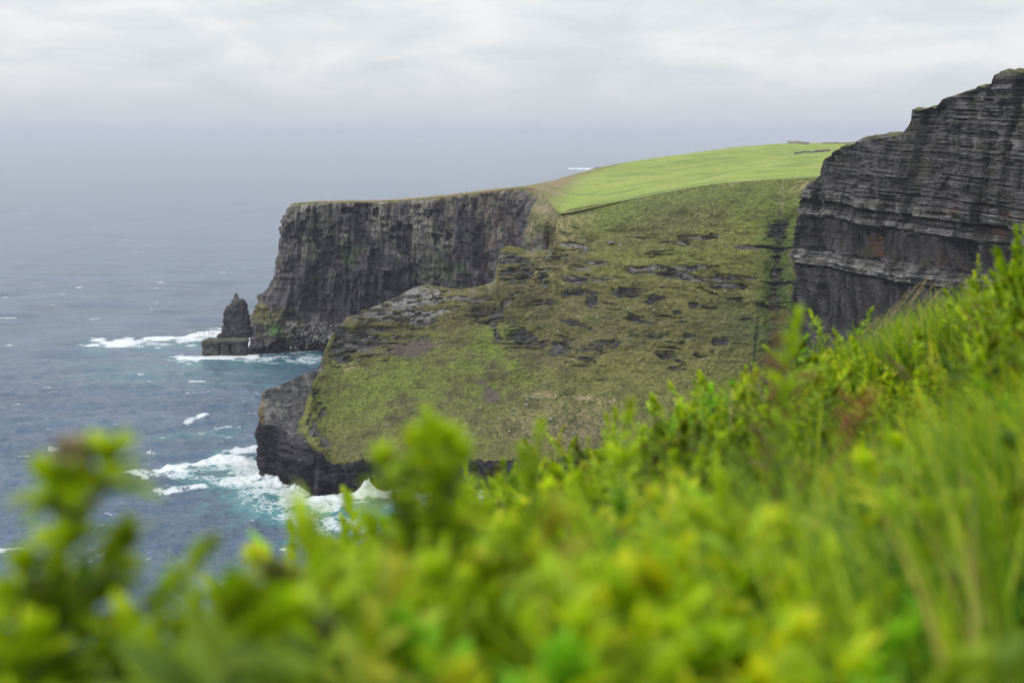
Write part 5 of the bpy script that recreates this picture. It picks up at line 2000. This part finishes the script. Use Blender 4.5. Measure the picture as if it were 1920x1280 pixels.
def plant_from(name, label, branches, seed, L=.036, W=.014, dens=170, cat='plant', tone=0.0, bud=None, stem_col=(.10, .13, .02)):
    """one plant of several stems given by photo pixels: (base px,py,d) -> (tip px,py,d)"""
    rs = np.random.RandomState(seed)
    p0 = P(*branches[0][0])
    root = empty(name, tuple(p0))
    curves, rads, parts = [], [], []
    for a, b, bend, st, *q in branches:
        q = q[0] if q else 1.0
        c = stem_curve(P(*a) - p0, P(*b) - p0, bend)
        curves.append(c)
        rads.append(.0045)
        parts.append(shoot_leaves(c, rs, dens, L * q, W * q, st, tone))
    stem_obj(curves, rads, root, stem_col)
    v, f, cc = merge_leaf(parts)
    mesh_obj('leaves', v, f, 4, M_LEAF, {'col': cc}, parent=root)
    for (bp, r, colr) in (bud or []):
        c = P(*bp) - p0
        n = 260
        dv = rs.normal(size=(n, 3))
        dv[:, 2] = np.abs(dv[:, 2]) + .2
        dv /= np.linalg.norm(dv, axis=1, keepdims=True)
        v, f, cc = leaf_batch(c + dv * r * .35, dv, np.full(n, r), np.full(n, r * .3), np.tile(C(*colr), (n, 1)) * (1 + .25 * rs.normal(size=(n, 1))), rs=rs)
        mesh_obj('flower_bud', v, f, 4, M_DEAD, {'col': np.clip(cc, .01, .6)}, parent=root)
    tag(root, label, cat)
    return root


plant_from('leafy_plant', 'tall out of focus plant at the far left with a pinkish bud on top',
           [((120, 1500, 1.0), (150, 868, 1.0), (-.01, 0, 0), .12), ((140, 1180, 1.0), (392, 1022, 1.0), (.0, 0, -.02), .42, .58), ((130, 1130, 1.0), (55, 1075, 1.0), (0, 0, -.01), .1),
            ((150, 1110, 1.0), (225, 1070, 1.02), (0, 0, 0), .1, .8), ((130, 1240, .98), (20, 1130, .98), (0, 0, -.02), .2), ((190, 1300, 1.0), (330, 1165, 1.02), (0, 0, .012), .5, .5),
            ((145, 960, 1.0), (210, 868, 1.0), (.006, 0, 0), .3), ((140, 960, 1.0), (90, 905, 1.0), (-.006, 0, 0), .3), ((60, 1420, .95), (70, 1200, .95), (0, 0, 0), .0), ((240, 1420, 1.0), (215, 1215, 1.0), (0, 0, 0), .0),
            ((-20, 1420, .92), (-10, 1190, .92), (0, 0, 0), 0)],
           51, .040, .018, 270, tone=.16, bud=[((140, 858, 1.0), .014, (.36, .31, .22))])
plant_from('leafy_plant', 'tall out of focus lime plant at centre overlapping the low sea cliff',
           [((790, 1420, 1.2), (805, 800, 1.15), (.006, 0, 0), .08), ((800, 985, 1.16), (722, 868, 1.15), (-.01, 0, -.01), .35), ((803, 960, 1.16), (862, 862, 1.16), (.008, 0, 0), .3),
            ((795, 1080, 1.18), (700, 985, 1.18), (0, 0, 0), .2), ((800, 1080, 1.18), (900, 960, 1.2), (0, 0, 0), .2), ((800, 930, 1.16), (838, 832, 1.16), (.004, 0, 0), .4), ((798, 920, 1.15), (770, 836, 1.15), (-.004, 0, 0), .4), ((800, 1060, 1.16), (770, 900, 1.16), (-.006, 0, 0), .2), ((800, 1060, 1.16), (835, 905, 1.16), (.006, 0, 0), .2), ((800, 1200, 1.18), (760, 985, 1.17), (0, 0, 0), .1), ((800, 1200, 1.18), (850, 980, 1.19), (0, 0, 0), .1)],
           52, .034, .015, 210, tone=.34)
plant_from('leafy_plant', 'plant with greyish dried buds in the lower left before the water',
           [((560, 1420, 1.1), (512, 1075, 1.1), (0, 0, 0), .2), ((560, 1350, 1.1), (548, 1095, 1.12), (0, 0, 0), .2), ((575, 1380, 1.1), (615, 1085, 1.15), (0, 0, 0), .2), ((560, 1300, 1.1), (470, 1120, 1.08), (0, 0, 0), .1)],
           53, .032, .014, 190, tone=.0, bud=[((510, 1072, 1.1), .010, (.30, .24, .16)), ((548, 1100, 1.12), .014, (.33, .27, .20)), ((600, 1170, 1.1), .012, (.33, .27, .22)), ((620, 1200, 1.08), .014, (.33, .28, .24)), ((690, 1090, 1.2), .012, (.30, .27, .22))])


def build_bush():
    rs = np.random.RandomState(61)
    branches = []
    for i in range(64):
        tx = rs.uniform(1835, 2080)
        lo = np.interp(tx, [1840, 1870, 1900, 1960, 2080], [580, 470, 428, 380, 360])
        ty = lo + 330 * rs.rand()**1.2
        dd = rs.uniform(3.3, 4.8)
        bx = rs.uniform(1930, 2040)
        branches.append(((bx, 950, 4.3), (tx, ty, dd), (rs.normal() * .02, 0, .03), .25))
    for tx, ty in ((1868, 478), (1905, 432), (1845, 610), (1850, 560), (1838, 655), (1880, 520), (1862, 700)):
        branches.append(((1960, 900, 4.3), (tx, ty, 4.2), (0, 0, .04), .3))
    plant_from('bush', 'dark green leafy bush at the right edge in front of the high cliff', branches, 62, .040, .014, 170, 'bush', -.22, stem_col=(.06, .05, .02))


build_bush()


# ---- dead stalks and seed heads ----
def build_dead_stalk(label, base, tip, seed, heads, colr=BROWN):
    rs = np.random.RandomState(seed)
    p0 = P(*base)
    root = empty('dead_stalk', tuple(p0))
    c = stem_curve((0, 0, 0), P(*tip) - p0, (.01, 0, 0))
    curves = [c]
    tips = []
    for k in range(heads):
        q = .35 + .65 * (k + .5) / heads
        b = np.array([np.interp(q, np.linspace(0, 1, len(c)), c[:, j]) for j in range(3)])
        e = b + np.array([rs.normal() * .03, rs.normal() * .02, rs.uniform(.02, .07)])
        curves.append(stem_curve(b, e, (0, 0, 0), 6))
        tips.append(curves[-1])
    stem_obj(curves, [.0022] + [.0012] * heads, root, colr * .8, mat=M_DEAD)
    for t_ in tips:
        n = 24
        s = rs.rand(n)
        pos = t_[0] + (t_[-1] - t_[0]) * (.3 + .9 * s)[:, None] + rs.normal(size=(n, 3)) * .006
        v, f, cc = leaf_batch(pos, rs.normal(size=(n, 3)) + np.array([0, 0, .6]), np.full(n, .011), np.full(n, .0045), np.tile(colr, (n, 1)) * (1 + .3 * rs.normal(size=(n, 1))), rs=rs)
        mesh_obj('seed_head', v, f, 4, M_DEAD, {'col': np.clip(cc, .01, .5)}, parent=root)
    tag(root, label, 'dead plant')


build_dead_stalk('rust brown dead stalk with withered heads below the feathery lime shoot', (1452, 930, 2.0), (1462, 682, 2.0), 71, 9, C(.20, .095, .045))
build_dead_stalk('dark brown dead stem standing low in the grass beside the rust brown stalk', (1480, 1010, 2.0), (1478, 830, 2.0), 72, 4, C(.15, .08, .05))
build_dead_stalk('reddish withered dock head lying in the green bank right of the brown stalk', (1540, 880, 2.2), (1618, 775, 2.2), 73, 5, C(.22, .070, .030))
build_dead_stalk('short brown dead stalk at the left side of the dark green bush', (1800, 760, 4.6), (1845, 578, 4.6), 74, 8, C(.19, .115, .06))


def make_seed_grass(seed, h=.5):
    rs = np.random.RandomState(seed)
    root = empty('seed_stalk', (0, 0, 0))
    c = stem_curve((0, 0, 0), (.17, 0, h), (-.05, 0, .03), 18)
    stem_obj([c], [.0018], root, (.30, .26, .10), mat=M_DEAD)
    n = 60
    s = rs.uniform(.72, 1.0, n)
    t = np.linspace(0, 1, len(c))
    pos = np.stack([np.interp(s, t, c[:, k]) for k in range(3)], -1) + rs.normal(size=(n, 3)) * .004 * (1.3 - s)[:, None]
    tg = c[-1] - c[-4]
    dv = tg / np.linalg.norm(tg) + rs.normal(size=(n, 3)) * .35
    v, f, cc = leaf_batch(pos, dv, rs.uniform(.008, .016, n), np.full(n, .003), np.tile(C(.42, .32, .16), (n, 1)) * (1 + .2 * rs.normal(size=(n, 1))), rs=rs)
    mesh_obj('seed_head', v, f, 4, M_DEAD, {'col': np.clip(cc, .01, .6)}, parent=root)
    return root


def build_seed_grass():
    rs = np.random.RandomState(81)
    protos = [make_seed_grass(90 + k) for k in range(3)]
    used = set()
    spots = []
    for px, py in ((1640, 598), (1652, 590), (1663, 600), (1675, 572), (1684, 580), (1690, 565), (1702, 545), (1712, 556), (1722, 530), (1730, 540), (1738, 520), (1745, 548), (1752, 530), (1760, 545), (1775, 528), (1780, 540), (1626, 612), (1648, 612), (1668, 588), (1716, 572)):
        spots.append((px, py, rs.uniform(7.0, 8.0), 'straw coloured seed head in the windblown row before the right cliff', 'seed heads before the right cliff'))
    for px, py in ((1000, 800), (1018, 792), (1095, 770), (1100, 782), (1370, 730), (1185, 870), (1240, 830), (700, 1010), (672, 990), (905, 905), (1250, 845), (1395, 700)):
        spots.append((px, py, rs.uniform(3.0, 5.5) if px > 800 else 2.2, 'thin straw coloured seed head poking out of the leafy near bank', 'seed heads scattered over the leafy bank'))
    for i, (px, py, d, lab, grp) in enumerate(spots):
        k = i % 3
        o = protos[k] if k not in used else copy_tree(protos[k])
        used.add(k)
        s = rs.uniform(.8, 1.1) * (.75 if px < 1500 else .9)
        rz = rs.normal() * .25 + (0 if px > 1500 else rs.uniform(0, 6))
        tip = np.array([.16 * math.cos(rz), .16 * math.sin(rz), .5]) * s
        o.scale = (s, s, s)
        o.rotation_euler = (0, 0, rz)
        o.location = tuple(P(px, py, d) - tip)
        tag(o, lab, 'grass stalk', grp)


build_seed_grass()
